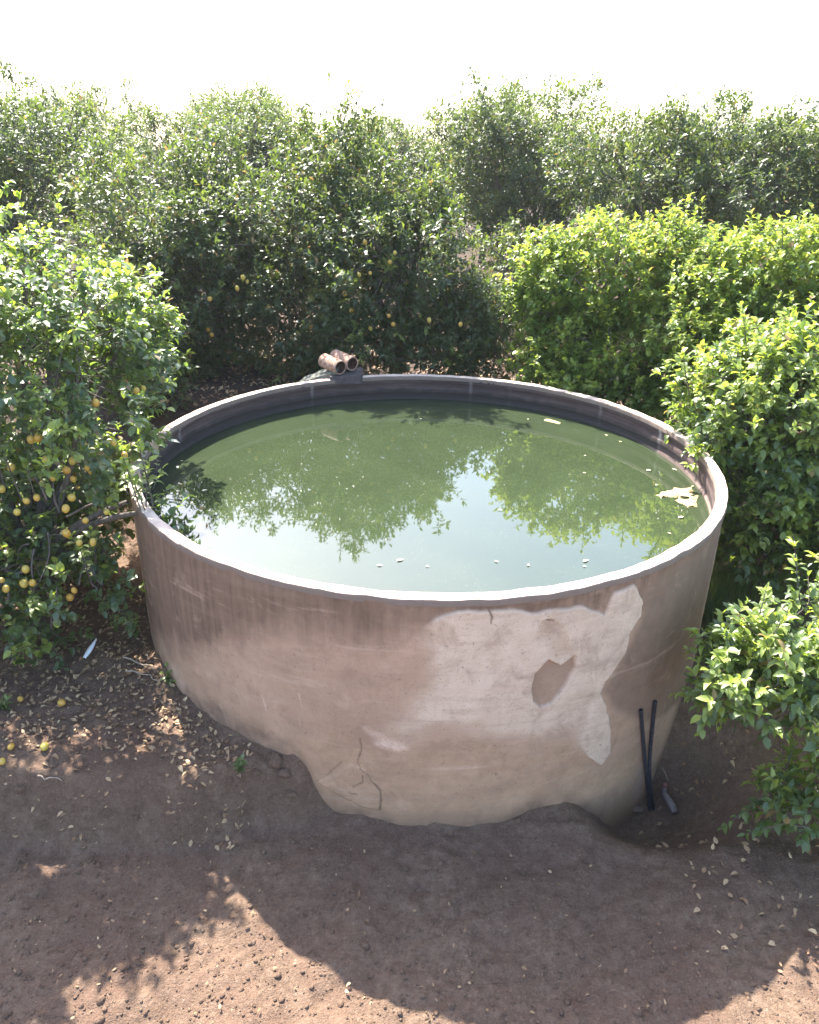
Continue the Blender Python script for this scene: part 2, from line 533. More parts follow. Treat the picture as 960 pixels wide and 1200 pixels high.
left_hang = wall_sz([(160, 600), (165, 612), (240, 655), (330, 685), (345, 700), (300, 720), (235, 745), (176, 742), (166, 690)])
sd = poly_sd(S, Zz, pale_poly) + wn * .05 + wn2 * .03
ov = poly_sd(S, Zz, oval) + wn2 * .018
soft = np.clip(np.maximum(smooth(.30, -.15, S), smooth(-.80, -1.05, Zz) * smooth(1.25, .95, S)), 0, 1) * smooth(-.12, -.3, Zz)
sw = .012 + .20 * soft
pale = smooth(-.006 - .09 * soft, sw, sd + .22 * wn * soft) * (1 - smooth(-.006, .006, ov))
# the lower left edge of the pale patch fades out instead of ending in a step
pale *= np.clip(.55 + .9 * smooth(-.25, .15, S) + .4 * smooth(-.95, -.6, Zz), 0, 1)
pale *= 1 - .45 * smooth(-.02, .05, poly_sd(S, Zz, oval2) + wn * .12)
ovm = smooth(-.006, .006, ov)
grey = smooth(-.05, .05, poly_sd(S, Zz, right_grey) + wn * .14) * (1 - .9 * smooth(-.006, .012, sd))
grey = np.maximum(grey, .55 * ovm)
tanm = .8 * smooth(-.10, .10, poly_sd(S, Zz, tan_poly) + wn * .35)
dark = (1 - smooth(.0, .6, -Zz)) * np.where(S < -.3, 1.08, .8)
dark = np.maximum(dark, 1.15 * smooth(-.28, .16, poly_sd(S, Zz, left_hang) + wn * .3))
dark = np.maximum(dark, (1 - smooth(.02, .11, -Zz + wn * .12)))
dark = dark * np.where(np.abs(S) > 4.4, 1, 1)
gate = np.clip(1 - 1.0 * pale * smooth(.05, .1, -Zz), 0, 1)
lime = smooth(-.03, .03, poly_sd(S, Zz, lime_poly) + wn2 * .06)
for seg, w in (([(350, 811), (354, 827)], .006), ([(307, 813), (313, 831)], .007), ([(258, 826), (268, 847)], .010), ([(350, 840), (352, 848)], .005)):
    lime = np.maximum(lime, .8 * (1 - smooth(w * .5, w * 1.6, line_d(S, Zz, wall_sz(seg)) + np.abs(wn2) * .01)))
# splashed lime low on the far left
lime = np.maximum(lime, .5 * smooth(.0, .2, wn) * smooth(-1.05, -1.35, Zz) * smooth(-1.6, -2.2, S))
edge_l = wall_sz([(161, 640)])[0][0]; edge_r = wall_sz([(843, 640)])[0][0]
lime = np.maximum(lime, .75 * (1 - smooth(.0, .16, S - edge_l + wn * .1)) * smooth(.15, .5, -Zz) * (np.abs(S) < 4.6))  # sunlit strip painted along the left edge
lime = np.maximum(lime, .65 * smooth(-.25, -.02, S - edge_r + wn * .3) * smooth(.1, .45, -Zz) * (np.abs(S) < 4.6))  # lighter strip along the right edge
crack = np.zeros_like(S)
for seg, w in (([(422, 864), (424, 876), (419, 890), (423, 899), (432, 906), (436, 913), (446, 924), (447, 936), (445, 948)], .004),
               ([(425, 905), (426, 914), (415, 919), (409, 927), (419, 928)], .003), ([(573, 712), (576, 719), (575, 727)], .004),
               ([(640, 723), (648, 724)], .007), ([(400, 892), (385, 905), (371, 914)], .0025)):
    crack = np.maximum(crack, 1 - smooth(w * .5, w * 1.7, line_d(S, Zz, wall_sz(seg)) + wn2 * .012))
sc_sd = poly_sd(S, Zz, scab) + wn2 * .02
rad = R + .010 * (wn) + .006 * wn2 + .018 * pale * (1 - soft) - .013 * ovm + .010 * smooth(-.004, .006, sc_sd) - .004 * crack
rad = rad + .012 * (fbm(S * .8, Zz * .8, 2., 2, 90) - .5)
rim_wob = .010 * (fbm(S * 5, 0 * S, 0., 3, 91) - .5) * (1 - smooth(0, .06, -Zz)) + .022 * (fbm(np.cos(A) * 2, np.sin(A) * 2, 0., 2, 93) - .5) * (1 - smooth(0, .12, -Zz))
rad = rad + rim_wob - .012 * (1 - smooth(0, .018, -Zz))
tz = terrain(CX + (R + .03) * np.cos(A), CY + (R + .03) * np.sin(A))
splash = 1 - smooth(.0, .22, Zz - tz + wn * .30)
wallm = MB()
na, nz = len(ang), len(zs)
ii = np.arange(nz - 1)[:, None] * na; jj = np.arange(na)[None]; j2 = (jj + 1) % na
F = np.stack([ii + jj, ii + na + jj, ii + na + j2, ii + j2], -1).reshape(-1, 4)
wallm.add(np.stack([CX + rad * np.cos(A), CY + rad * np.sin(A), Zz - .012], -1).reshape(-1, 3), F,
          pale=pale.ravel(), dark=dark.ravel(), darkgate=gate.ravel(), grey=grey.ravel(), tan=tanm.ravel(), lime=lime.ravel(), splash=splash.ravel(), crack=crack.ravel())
wallm.build('outer_wall', M['tank_out'], tank)

# inner wall
ai = np.arange(0, 2 * math.pi, .012); zi = np.arange(0, -.62, -.012)
A, Zz = np.meshgrid(ai, zi); S = RI * A
joint = np.zeros_like(S); tide = np.zeros_like(S)
def rim_ang(px, py, z=0.):
    p = onz(px, py, z); return math.atan2(p[1] - CY, p[0] - CX) % (2 * math.pi)
wj = (fbm(S * 12, Zz * 12, 0., 3, 51) - .5)
for px, py, w, k in ((769, 500, .016, .8), (591, 455, .009, .35), (548, 450, .008, .3), (383, 458, .009, .35), (245, 500, .016, .4), (198, 540, .012, .35), (690, 475, .008, .25), (828, 540, .01, .4)):
    joint = np.maximum(joint, k * (1 - smooth(w * .5, w * 1.5, np.abs(S - RI * rim_ang(px, py)) + wj * .012)))
a0, a1 = rim_ang(769, 500), rim_ang(836, 600)
near_r = ((A < a0) | (A > 5.6))
tide = np.where(near_r, .8 * (1 - smooth(.008, .03, np.abs(Zz - WATER_Z - .02) + wj * .02)), 0.)
ri = RI + .012 * (fbm(S * 2.5, Zz * 2.5, 0., 4, 52) - .5) + .012 * (1 - smooth(0, .02, -Zz))
# board-marked steps of the formwork
ri = ri + .006 * np.sign(np.sin(Zz * 52 + 1.2 * fbm(S * .6, 0 * S, 0., 2, 55)))
inm = MB(); na, nz = len(ai), len(zi)
ii = np.arange(nz - 1)[:, None] * na; jj = np.arange(na)[None]; j2 = (jj + 1) % na
F = np.stack([ii + jj, ii + j2, ii + na + j2, ii + na + jj], -1).reshape(-1, 4)
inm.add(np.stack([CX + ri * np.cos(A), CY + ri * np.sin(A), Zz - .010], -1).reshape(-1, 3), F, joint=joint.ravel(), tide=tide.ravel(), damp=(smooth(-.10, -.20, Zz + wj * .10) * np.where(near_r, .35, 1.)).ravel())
inm.build('inner_wall', M['tank_in'], tank)

# rim: the worn cement top of the wall
ar = np.arange(0, 2 * math.pi, .006); us = np.array([0, .001, .03, .07, .13, .25, .4, .6, .75, .87, .93, .97, .999, 1.])
A, U = np.meshgrid(ar, us); S = R * A
n_o = (fbm(np.cos(A) * 14, np.sin(A) * 14, 0., 4, 61) - .5); n_i = (fbm(np.cos(A) * 16, np.sin(A) * 16, 5., 4, 62) - .5)
ro = R + .008 + .026 * n_o + .022 * (fbm(np.cos(A) * 2, np.sin(A) * 2, 0., 2, 93) - .5); rin = RI - .011 + .022 * n_i
rr = rin + (ro - rin) * U
prof = np.minimum(1, np.minimum(U, 1 - U) / .10)
zr = -.016 + .016 * np.sqrt(np.clip(1 - (1 - prof)**2, 0, 1)) + .016 * (fbm(np.cos(A) * rr * 7, np.sin(A) * rr * 7, 0., 4, 63) - .5) * prof
rm = MB(); na, nz = len(ar), len(us)
ii = np.arange(nz - 1)[:, None] * na; jj = np.arange(na)[None]; j2 = (jj + 1) % na
zr[0] -= .03; zr[-1] -= .03
rm.add(np.stack([CX + rr * np.cos(A), CY + rr * np.sin(A), zr], -1).reshape(-1, 3), np.stack([ii + jj, ii + na + jj, ii + na + j2, ii + j2], -1).reshape(-1, 4), side=(1 - smooth(.02, .12, np.minimum(U, 1 - U))).ravel())
rm.build('rim', M['rim'], tank)

# water
wm = MB(); th = np.arange(0, 2 * math.pi, .05)
wv = [(CX, CY, WATER_Z)]
for k in range(1, 13): wv += [(CX + (RI + .008) * k / 12 * math.cos(t), CY + (RI + .008) * k / 12 * math.sin(t), WATER_Z) for t in th]
nn = len(th); f3 = np.array([(0, 1 + j, 1 + (j + 1) % nn) for j in range(nn)])
f4 = np.array([(1 + k * nn + j, 1 + (k + 1) * nn + j, 1 + (k + 1) * nn + (j + 1) % nn, 1 + k * nn + (j + 1) % nn) for k in range(11) for j in range(nn)])
wm.add(wv, [f3, f4])
tag(wm.build('water', M['water'], origin=(CX, CY, WATER_Z)), 'still green water mirroring trees inside the tank', kind='structure')

# ------------------------------------------------------------------ leaves and trees
T8 = np.array([(0, 0, 0), (.30, .95, .10), (.33, 0, .0), (.30, -.95, .10), (.68, .78, .02), (.70, 0, -.07), (.68, -.78, .02), (1, 0, -.22)], dtype=float)
F8a = np.array([(0, 3, 2), (0, 2, 1), (5, 6, 7), (4, 5, 7)]); F8b = np.array([(2, 3, 6, 5), (1, 2, 5, 4)])
T4 = np.array([(0, 0, 0), (.46, .95, .07), (.50, 0, -.02), (.46, -.95, .07), (1, 0, -.12)], dtype=float)
F4a = np.array([(0, 3, 2), (0, 2, 1), (2, 3, 4), (1, 2, 4)])


def unit(v): return v / (np.linalg.norm(v, axis=-1, keepdims=True) + 1e-9)


def add_leaves(mb, pos, xd, nd, L, W, curl, tone, fresh, dry, simple=False):
    xd = unit(xd); yd = unit(np.cross(nd, xd)); zd = np.cross(xd, yd)
    T = T4 if simple else T8
    v = (pos[:, None] + L[:, None, None] * (T[None, :, 0, None] * xd[:, None] + W[:, None, None] * T[None, :, 1, None] * yd[:, None]
                                           + curl[:, None, None] * T[None, :, 2, None] * zd[:, None]))
    n, k = len(pos), len(T)
    off = (np.arange(n) * k)[:, None, None]
    faces = [(F4a[None] + off).reshape(-1, 3)] if simple else [(F8a[None] + off).reshape(-1, 3), (F8b[None] + off).reshape(-1, 4)]
    mb.add(v.reshape(-1, 3), faces, tone=np.repeat(tone, k), fresh=np.repeat(fresh, k), dry=np.repeat(dry, k))


def twigs_to_leaves(mb, o, d, ln, r, leaf=.085, per=9, simple=False, fresh=None, dry_p=.01, width=.25, upness=1.9):
    """o,d: twig origin, direction; spirals of leaves along each"""
    n = len(o)
    t = np.linspace(.12, 1, per)[None].repeat(n, 0) + r.normal(0, .04, (n, per))
    az = (np.arange(per) * 2.4)[None] + r.uniform(0, 6.28, (n, 1)) + r.normal(0, .35, (n, per))
    a = unit(np.cross(d, r.normal(0, 1, (n, 3)))); b = np.cross(d, a)
    rad = np.cos(az)[..., None] * a[:, None] + np.sin(az)[..., None] * b[:, None]
    ang = np.radians(78 - 50 * np.clip(t, 0, 1) + r.normal(0, 12, (n, per)))[..., None]
    xd = unit(d[:, None] * np.cos(ang) + rad * np.sin(ang) + r.normal(0, .12, (n, per, 3)) + np.array([0, 0, -.12]))
    nd = d[:, None] * .5 - rad * .25 + np.array([0, 0, upness]) + r.normal(0, .38, (n, per, 3))
    # shoots arch a little
    pos = o[:, None] + d[:, None] * (t * ln[:, None])[..., None] + np.array([0, 0, -1.]) * ((t * ln[:, None])**2 * .25)[..., None]
    L = leaf * r.uniform(.42, 1.25, (n, per)) * (1 - .25 * np.abs(t - .6))
    fr = np.zeros((n, per)) if fresh is None else np.clip(fresh[:, None] * (t * 1.1 + .1), 0, 1)
    m_ = n * per
    add_leaves(mb, pos.reshape(-1, 3), xd.reshape(-1, 3), nd.reshape(-1, 3), L.ravel(), width * r.uniform(.8, 1.2, m_), r.uniform(.5, 1.9, m_),
               np.clip(r.normal(.42, .28, m_), 0, 1), fr.ravel(), (r.random(m_) < dry_p) * r.uniform(.5, 1, m_), simple)


def bez(p0, p1, p2, n):
    t = np.linspace(0, 1, n)[:, None]
    return (1 - t)**2 * p0 + 2 * t * (1 - t) * p1 + t * t * p2


class Tree:
    def __init__(self, name, base, lobes, mat, label, group, seed, leaf=.085, dens=1., per=9, simple=False, fresh=.25, width=.25,
                 clump=.16, trunk_r=.07, gap=.35, stems=True, dry_p=.03, shoots=0, inner=.5, tw=7, gaps=(), up=1.9):
        r = np.random.default_rng(seed)
        base = np.asarray(base, dtype=float)
        self.root = empty(name, base, label, 'tree', group)
        self.lobes = lobes
        cen = np.mean([l[0] for l in lobes], axis=0)
        wood = MB(); crown = MB()
        fork = base + np.array([(cen[0] - base[0]) * .25, (cen[1] - base[1]) * .25, max(.35, (cen[2] - base[2]) * .38)])
        tp = bez(base + [0, 0, -.15], base + [.05, .03, (fork[2] - base[2]) * .6], fork, 7)
        wood.tube(tp, np.linspace(trunk_r * 1.35, trunk_r * .85, 7) * (1 + r.normal(0, .05, 7)), 9)
        for li, (c, ax3) in enumerate(lobes):
            c = np.asarray(c, dtype=float); ax3 = np.asarray(ax3, dtype=float)
            midp = (fork + c) / 2 + r.normal(0, .12, 3) + [0, 0, .12]
            limb = bez(fork, midp, c, 9)
            wood.tube(limb, np.linspace(trunk_r * .62, trunk_r * .25, 9), 6, cap=False)
            rm_ = float(np.prod(ax3))**(1 / 3)
            area = 4 * math.pi * rm_**2
            nc = max(4, int(area / (clump * 1.25)**2 * .85 * dens))
            u = unit(r.normal(0, 1, (nc, 3)))
            rb = min(.75, .34 / rm_ + .08); nb = max(5, int(2.6 / rb**2))
            ub = unit(r.normal(0, 1, (nb, 3)))
            dmin = np.sqrt(((u[:, None] - ub[None])**2).sum(-1)).min(1) / rb
            keep = (r.random(nc) < np.clip(1.55 - 1.1 * dmin, .12, 1)) & (vnoise(*(u * 2.6 + c).T, seed) > gap * .7)
            u = u[keep]; dmin = dmin[keep]; nc = len(u)
            rr_ = (r.uniform(.78, 1.0, nc) - .10 + .24 * (1 - np.clip(dmin, 0, 1)**2))[:, None]
            ctr = c + u * ax3 * rr_
            for q in range(nc):
                if r.random() > .42: continue
                st = c + (ctr[q] - c) * r.uniform(.1, .6) + r.normal(0, .10, 3)
                wood.tube(bez(st, (st + ctr[q]) / 2 + r.normal(0, .09, 3), ctr[q], 6), np.linspace(trunk_r * .15, .003, 6), 4, cap=False)
            nt_ = max(3, int(tw * (clump / .16)**2))
            o = np.repeat(ctr, nt_, 0) + r.normal(0, clump * .55, (nc * nt_, 3))
            uu = np.repeat(u, nt_, 0)
            d = unit(uu * .9 + np.array([0, 0, .45]) + r.normal(0, .55, (nc * nt_, 3)))
            ln = r.uniform(.10, .24, nc * nt_) * (leaf / .085)
            ok = np.ones(len(o), bool)
            for gp, gr in gaps:      # openings between the boughs that let single sunbeams through
                q_ = o - gp; s3 = np.array(sd3); al = q_ @ s3
                dist = np.linalg.norm(q_ - al[:, None] * s3, axis=1)
                ok &= dist > gr + .05 + .05 * (vnoise(*(o * 6).T, 5) - .5)
            o, d, ln, uu = o[ok], d[ok], ln[ok], uu[ok]
            # new growth comes in whole clumps, on the outside and the top
            fc = (r.random(nc) < fresh * (.5 + .8 * (u[:, 2] > 0))) * r.uniform(.45, 1, nc)
            fr = np.clip(np.repeat(fc, nt_)[ok] + (r.random(ok.sum()) < .06) * .8, 0, 1)
            twigs_to_leaves(crown, o, d, ln, r, leaf, per, simple, fr, dry_p, width, up)
            if stems:
                for q in range(0, len(o)):
                    e = o[q] + d[q] * ln[q] - np.array([0, 0, ln[q]**2 * .25])
                    wood.tube(np.stack([o[q] - d[q] * .04, (o[q] + e) / 2 + [0, 0, .004], e]), [.0035, .0028, .0015], 3, cap=False)
            # sparse inner leaves
            ni = int(nc * nt_ * inner)
            if ni:
                u2 = unit(r.normal(0, 1, (ni, 3))); o2 = c + u2 * ax3 * r.uniform(.3, .8, ni)[:, None]
                k2 = np.ones(ni, bool)
                for gp, gr in gaps:
                    q_ = o2 - gp; s3 = np.array(sd3); al = q_ @ s3
                    k2 &= np.linalg.norm(q_ - al[:, None] * s3, axis=1) > gr + .06
                u2, o2 = u2[k2], o2[k2]; ni = len(o2)
                twigs_to_leaves(crown, o2, unit(u2 + r.normal(0, .7, (ni, 3))), r.uniform(.08, .2, ni) * (leaf / .085), r, leaf, max(4, per - 3), simple, None, .03, width)
        # upright new shoots standing clear of the crown
        for s in range(shoots):
            c, ax3 = lobes[r.integers(len(lobes))]
            u = unit(np.array([r.normal(0, .6), r.normal(0, .6) - .3, 1.]))
            p = np.asarray(c) + u * np.asarray(ax3) * .95
            d = unit(u * .5 + np.array([0, 0, 1.]) + r.normal(0, .25, 3)); ln = r.uniform(.25, .5)
            wood.tube(np.stack([p - d * .1, p + d * ln * .5, p + d * ln]), [.006, .005, .002], 4, cap=False)
            twigs_to_leaves(crown, p[None], d[None], np.array([ln]), r, leaf, int(per * 1.8), simple, np.array([r.uniform(.5, 1)]), 0, width)
        self.trunk = wood.build('trunk', M['bark'], self.root)
        self.crown = crown.build('crown', mat, self.root)

    def front(self, px, py, off=.03):
        """where the line of sight through a pixel first meets the crown, a little outside it"""
        d = ray(px, py); d = d / np.linalg.norm(d); o = np.array([0, 0, CAMH]); best = None
        for c, a in self.lobes:
            a = np.asarray(a) * 1.0; oo = (o - c) / a; dd = d / a
            A_ = dd @ dd; B_ = oo @ dd; C_ = oo @ oo - 1
            D = B_ * B_ - A_ * C_
            if D > 0:
                t = (-B_ - math.sqrt(D)) / A_
                best = t if best is None else min(best, t)
        return None if best is None else o + d * (best - off)


def lobe(px, py, Yw, rx, ry, rd=None):
    c = ony(px, py, Yw)
    d = c - np.array([0, 0, CAMH])
    zc = d[1] * math.cos(PITCH) - d[2] * math.sin(PITCH)
    k = zc / FPX
    rx, ry = rx * k, ry * k
    return (c, np.array([rx, rd if rd else (rx + ry) / 2, ry]))


def lemon_mesh():
    mb = MB(); n, mseg = 12, 10
    t = np.linspace(0, math.pi, mseg)
    z = -np.cos(t) * 1.12; rr_ = np.sin(t)**.9
    z[-1] += .10; z[-2] += .05; rr_[-2] *= .75; z[0] -= .04
    v = []
    for i_ in range(mseg):
        for j_ in range(n):
            a = j_ / n * 2 * math.pi
            v.append((rr_[i_] * math.cos(a) + 1e-4 * j_, rr_[i_] * math.sin(a), z[i_]))
    f = [(i_ * n + j_, i_ * n + (j_ + 1) % n, (i_ + 1) * n + (j_ + 1) % n, (i_ + 1) * n + j_) for i_ in range(mseg - 1) for j_ in range(n)]
    return np.array(v), np.array(f)


LV, LF = lemon_mesh()
lemon_data = []
for tone in (0., .35, .7, 1.):
    mb = MB(); mb.add(LV * .0275, LF, tone=tone)
    o = mb.build('lemon', M['lemon']); lemon_data.append(o.data); bpy.data.objects.remove(o)


def put_lemon(p, parent=None, size=1.):
    o = bpy.data.objects.new('lemon', random.choice(lemon_data)); COL.objects.link(o)
    if parent is not None:
        o.parent = parent; o.location = Vector(p) - parent.location
    else: o.location = p
    o.rotation_euler = (random.uniform(-.5, .5) + math.pi, random.uniform(-.5, .5), random.uniform(0, 6))
    k_ = size * random.uniform(.8, 1.15); o.scale = (k_ * random.uniform(.92, 1.05), k_, k_ * random.uniform(.9, 1.1))
    return o


def gz(x, y): return float(terrain(x, y))


def base_at(x, y): return (x, y, gz(x, y) - .02)


trees = {}
G_BACK = 'citrus trees behind the tank'
# big lemon tree on the left
L = [lobe(20, 420, 6.3, 150, 120), lobe(105, 400, 7.0, 76, 72), lobe(90, 505, 5.8, 72, 80), lobe(70, 615, 5.45, 88, 85), lobe(30, 330, 6.6, 95, 55),
     lobe(-90, 520, 5.6, 120, 170), lobe(-110, 320, 6.5, 150, 100), lobe(120, 685, 5.35, 38, 42), lobe(-10, 690, 5.2, 70, 55), lobe(58, 735, 5.2, 22, 36),
     lobe(150, 588, 5.45, 26, 42), lobe(176, 600, 5.3, 16, 22), lobe(150, 385, 7.1, 38, 40), lobe(60, 300, 6.9, 40, 30), lobe(-120, 690, 5.0, 100, 90), lobe(30, 600, 6.6, 120, 70), lobe(110, 560, 6.9, 55, 55)]
GAPS = [(onground(a_, b_), c_ + .02) for a_, b_, c_ in [(187, 795, .07), (193, 828, .07), (203, 850, .11), (211, 880, .06), (219, 905, .08), (60, 862, .07), (45, 890, .06), (18, 878, .10), (72, 880, .07),
        (150, 872, .08), (138, 884, .05), (100, 832, .04), (128, 818, .04), (172, 860, .04), (165, 782, .08), (118, 795, .04), (8, 845, .06), (180, 770, .06), (35, 860, .04), (110, 860, .03), (88, 905, .03)] + [(random.uniform(0, 228), random.uniform(792, 916), random.choice([.015, .025, .04, .06])) for _ in range(14)]]
trees['left'] = Tree('lemon_tree', base_at(-3.35, 5.75), L, M['leaf_lemon'], 'large lemon tree laden with ripe yellow lemons, leaning on the tank wall at left', G_BACK, 11,
                     leaf=.080, dens=1.22, fresh=.42, shoots=40, inner=.34, width=.33, gap=.36, tw=7, gaps=GAPS)
# dark wall of trees straight behind
L = [lobe(230, 335, 11.0, 105, 80), lobe(300, 272, 11.4, 105, 76), lobe(180, 275, 11.6, 95, 88), lobe(335, 350, 10.9, 75, 70), lobe(250, 215, 11.8, 42, 46), lobe(190, 390, 10.8, 45, 55), lobe(250, 395, 11.2, 60, 40), lobe(178, 440, 10.2, 42, 45), lobe(120, 420, 10.4, 60, 60)]
trees['back_a'] = Tree('citrus_tree', base_at(-2.9, 11.6), L, M['leaf_dark'], 'dark green citrus tree behind the far rim, left of the clay pipes', G_BACK, 12,
                       leaf=.095, dens=1.15, per=8, up=1.15, fresh=.10, stems=False, trunk_r=.09, shoots=10, simple=True)
L = [lobe(470, 330, 10.7, 105, 85), lobe(430, 270, 11.2, 92, 70), lobe(535, 375, 10.4, 58, 55), lobe(492, 285, 11.2, 55, 55), lobe(395, 185, 11.6, 42, 52), lobe(565, 365, 10.4, 38, 42), lobe(430, 395, 10.4, 70, 45), lobe(505, 420, 10.1, 55, 26), lobe(575, 418, 10.1, 40, 26), lobe(350, 395, 10.6, 45, 40)]
trees['back_b'] = Tree('citrus_tree', base_at(-.3, 11.3), L, M['leaf_dark'], 'dark citrus tree dotted with small yellow fruit right behind the clay pipes', G_BACK, 13,
                       leaf=.095, dens=1.2, per=8, up=1.15, fresh=.10, stems=False, trunk_r=.09, shoots=10, simple=True)
# bright trees behind the right of the tank
L = [lobe(690, 335, 9.9, 75, 62), lobe(655, 400, 9.6, 50, 45), lobe(745, 330, 10.1, 60, 55), lobe(715, 425, 9.4, 65, 42), lobe(640, 330, 10.0, 35, 45), lobe(740, 455, 9.0, 48, 30), lobe(680, 448, 9.3, 50, 24), lobe(625, 432, 9.5, 30, 22), lobe(785, 440, 9.0, 36, 42)]
trees['bright_a'] = Tree('citrus_tree', base_at(2.35, 10.3), L, M['leaf_bright'], 'yellow-green sunlit citrus tree just behind the far right rim of the tank', G_BACK, 14,
                         leaf=.078, dens=1.5, per=9, fresh=.62, width=.33, gap=.2, clump=.14, stems=False, shoots=16)
L = [lobe(860, 335, 9.4, 90, 55), lobe(930, 330, 9.2, 90, 60), lobe(800, 390, 9.2, 65, 60), lobe(900, 400, 8.9, 90, 55), lobe(1010, 360, 9.3, 90, 90), lobe(800, 310, 9.9, 55, 42)]
trees['bright_b'] = Tree('citrus_tree', base_at(4.3, 9.6), L, M['leaf_bright'], 'yellow-green sunlit citrus tree at the right edge, behind the paler leaved one', G_BACK, 15,
                         leaf=.078, dens=1.5, per=9, fresh=.62, width=.33, gap=.2, clump=.14, stems=False, shoots=14)
# tree leaning over the right rim
L = [lobe(905, 500, 7.1, 88, 95), lobe(850, 500, 7.0, 52, 62), lobe(930, 590, 6.8, 90, 70), lobe(812, 468, 7.3, 30, 36), lobe(965, 450, 7.2, 90, 80), lobe(885, 605, 6.6, 42, 48),
     lobe(1030, 560, 6.9, 90, 120), lobe(900, 420, 7.4, 55, 36), lobe(940, 645, 6.7, 55, 40)]
trees['right'] = Tree('orange_tree', base_at(4.3, 7.4), L, M['leaf_lime'], 'citrus tree with a few round orange fruits low down, overhanging the right rim', G_BACK, 16,
                      leaf=.085, dens=1.15, fresh=.62, width=.32, shoots=24, inner=.3)
# near right tree
L = [lobe(908, 795, 4.25, 66, 38), lobe(945, 735, 4.5, 42, 38), lobe(858, 812, 4.2, 22, 24), lobe(985, 830, 4.1, 60, 45), lobe(914, 935, 4.0, 16, 32), lobe(962, 945, 3.8, 34, 46),
     lobe(1070, 740, 4.5, 90, 110), lobe(1075, 930, 3.9, 80, 100), lobe(925, 775, 4.3, 60, 45), lobe(885, 768, 4.3, 28, 20)]
trees['near'] = Tree('citrus_sapling', base_at(3.75, 4.4), L, M['leaf_lime'], 'nearest citrus tree, large glossy leaves over the bare bank at lower right', G_BACK, 17,
                     leaf=.086, dens=1.4, fresh=.6, width=.27, clump=.11, trunk_r=.04, gap=.36, shoots=10, inner=.25)

# trees further back
FAR = [
    ('citrus_tree', [lobe(20, 260, 13.5, 80, 50), lobe(-60, 230, 14, 90, 70), lobe(70, 200, 14.5, 90, 70), lobe(0, 170, 14.5, 80, 40)], (-7.2, 14.4), 'shaded blue-green tree at the top left corner behind the large lemon tree', 21),
    ('citrus_tree', [lobe(140, 410, 9.4, 62, 60), lobe(172, 445, 9.5, 38, 42), lobe(90, 350, 9.8, 70, 60), lobe(205, 432, 10.3, 32, 34)], (-4.4, 9.9), 'added citrus tree darkening the gap between the large lemon tree and far rim', 25),  # extra tree, added to fill the empty shadow under the trees
    ('citrus_tree', [lobe(590, 205, 18, 75, 75), lobe(655, 190, 18.5, 75, 85), lobe(560, 160, 18.5, 70, 50), lobe(620, 265, 17.0, 60, 50), lobe(600, 315, 14.5, 42, 40), lobe(625, 345, 13.2, 26, 32)], (2.6, 18.6), 'sparse tree seen through the dark gap between the far trees', 22),
    ('citrus_tree', [lobe(760, 225, 15.5, 95, 55), lobe(720, 180, 16, 80, 50), lobe(830, 200, 16, 80, 70)], (5.2, 16.2), 'dark tree rising behind the yellow-green tree at the far right rim', 23),
    ('citrus_tree', [lobe(900, 225, 15, 95, 60), lobe(960, 200, 15.3, 80, 75), lobe(880, 170, 15.6, 80, 40), lobe(1010, 230, 15, 80, 70)], (8.2, 15.6), 'leafy green tree filling the upper right corner', 24),
]
for k, (nm, L, (bx, by), lab, sd_) in enumerate(FAR):
    trees['far%d' % k] = Tree(nm, base_at(bx, by), L, M['leaf_dark'], lab, G_BACK, sd_, leaf=.105, dens=.62, per=8, up=1.15, fresh=.12, stems=False, simple=True, trunk_r=.1, clump=.2, gap=.3)


rnd = random.Random(4)


def copy_tree(src, loc, rz, scale, label):
    o = src.copy(); COL.objects.link(o); o.location = loc; o.rotation_euler = (0, 0, rz); o.scale = (scale,) * 3
    o['label'] = label; o['group'] = 'orchard rows in the distance'
    for ch in src.children:
        if ch.name.split('.')[0] == 'lemon': continue
        c = ch.copy(); COL.objects.link(c); c.parent = o
    return o


srcs = [trees['far2'], trees['far3'], trees['far4'], trees['far0']]
n = 0
for row, Yr in enumerate((21, 25.5, 31)):
    half = Yr * .62
    for xx in np.arange(-half, half + .1, 3.1 + row * .5):
        s = srcs[n % 4].root
        x_, y_ = xx + rnd.uniform(-.5, .5), Yr + rnd.uniform(-.8, .8)
        copy_tree(s, base_at(x_, y_), rnd.uniform(0, 6.28), rnd.uniform(.86, 1.14), 'distant orchard tree, only its top showing above the nearer dark trees')
        n += 1

# ------------------------------------------------------------------ fruit on the trees
tl = trees['left']
for px, py in [(112, 472), (45, 513), (57, 508), (36, 515), (54, 539), (98, 520), (133, 519), (146, 534), (85, 540), (91, 537), (78, 551), (86, 561), (118, 543), (103, 548), (84, 583),
               (77, 596), (43, 583), (31, 587), (2, 573), (100, 610), (93, 636), (109, 635), (78, 625), (13, 548), (28, 684), (38, 683), (82, 700), (83, 708), (87, 692), (30, 667), (2, 680),
               (7, 690), (160, 458), (168, 455), (107, 552), (62, 560), (20, 600), (125, 600)]:
    p = tl.front(px, py, random.uniform(-.12, .02))
    if p is not None: put_lemon(p, tl.root, 1.0)
for key, lst in (('back_b', [(405, 281), (428, 284), (463, 296), (457, 307), (421, 322), (434, 320), (395, 323), (404, 344), (412, 364), (456, 370), (461, 380), (461, 393), (434, 385), (503, 375), (540, 380)]),
                 ('back_a', [(315, 360), (246, 350), (238, 346), (234, 352), (278, 338), (290, 330), (248, 392), (244, 385), (285, 325), (192, 262), (235, 300)])):
    for px, py in lst:
        p = trees[key].front(px, py, random.uniform(-.14, .0))
        if p is not None: put_lemon(p, trees[key].root, 1.0)
for px, py in [(878, 678), (904, 667), (920, 664), (917, 628), (925, 630)]:
    p = trees['right'].front(px, min(py, 684), .04)
    if p is None: p = ony(px, py, 6.5)
    put_lemon(p, trees['right'].root, .98)

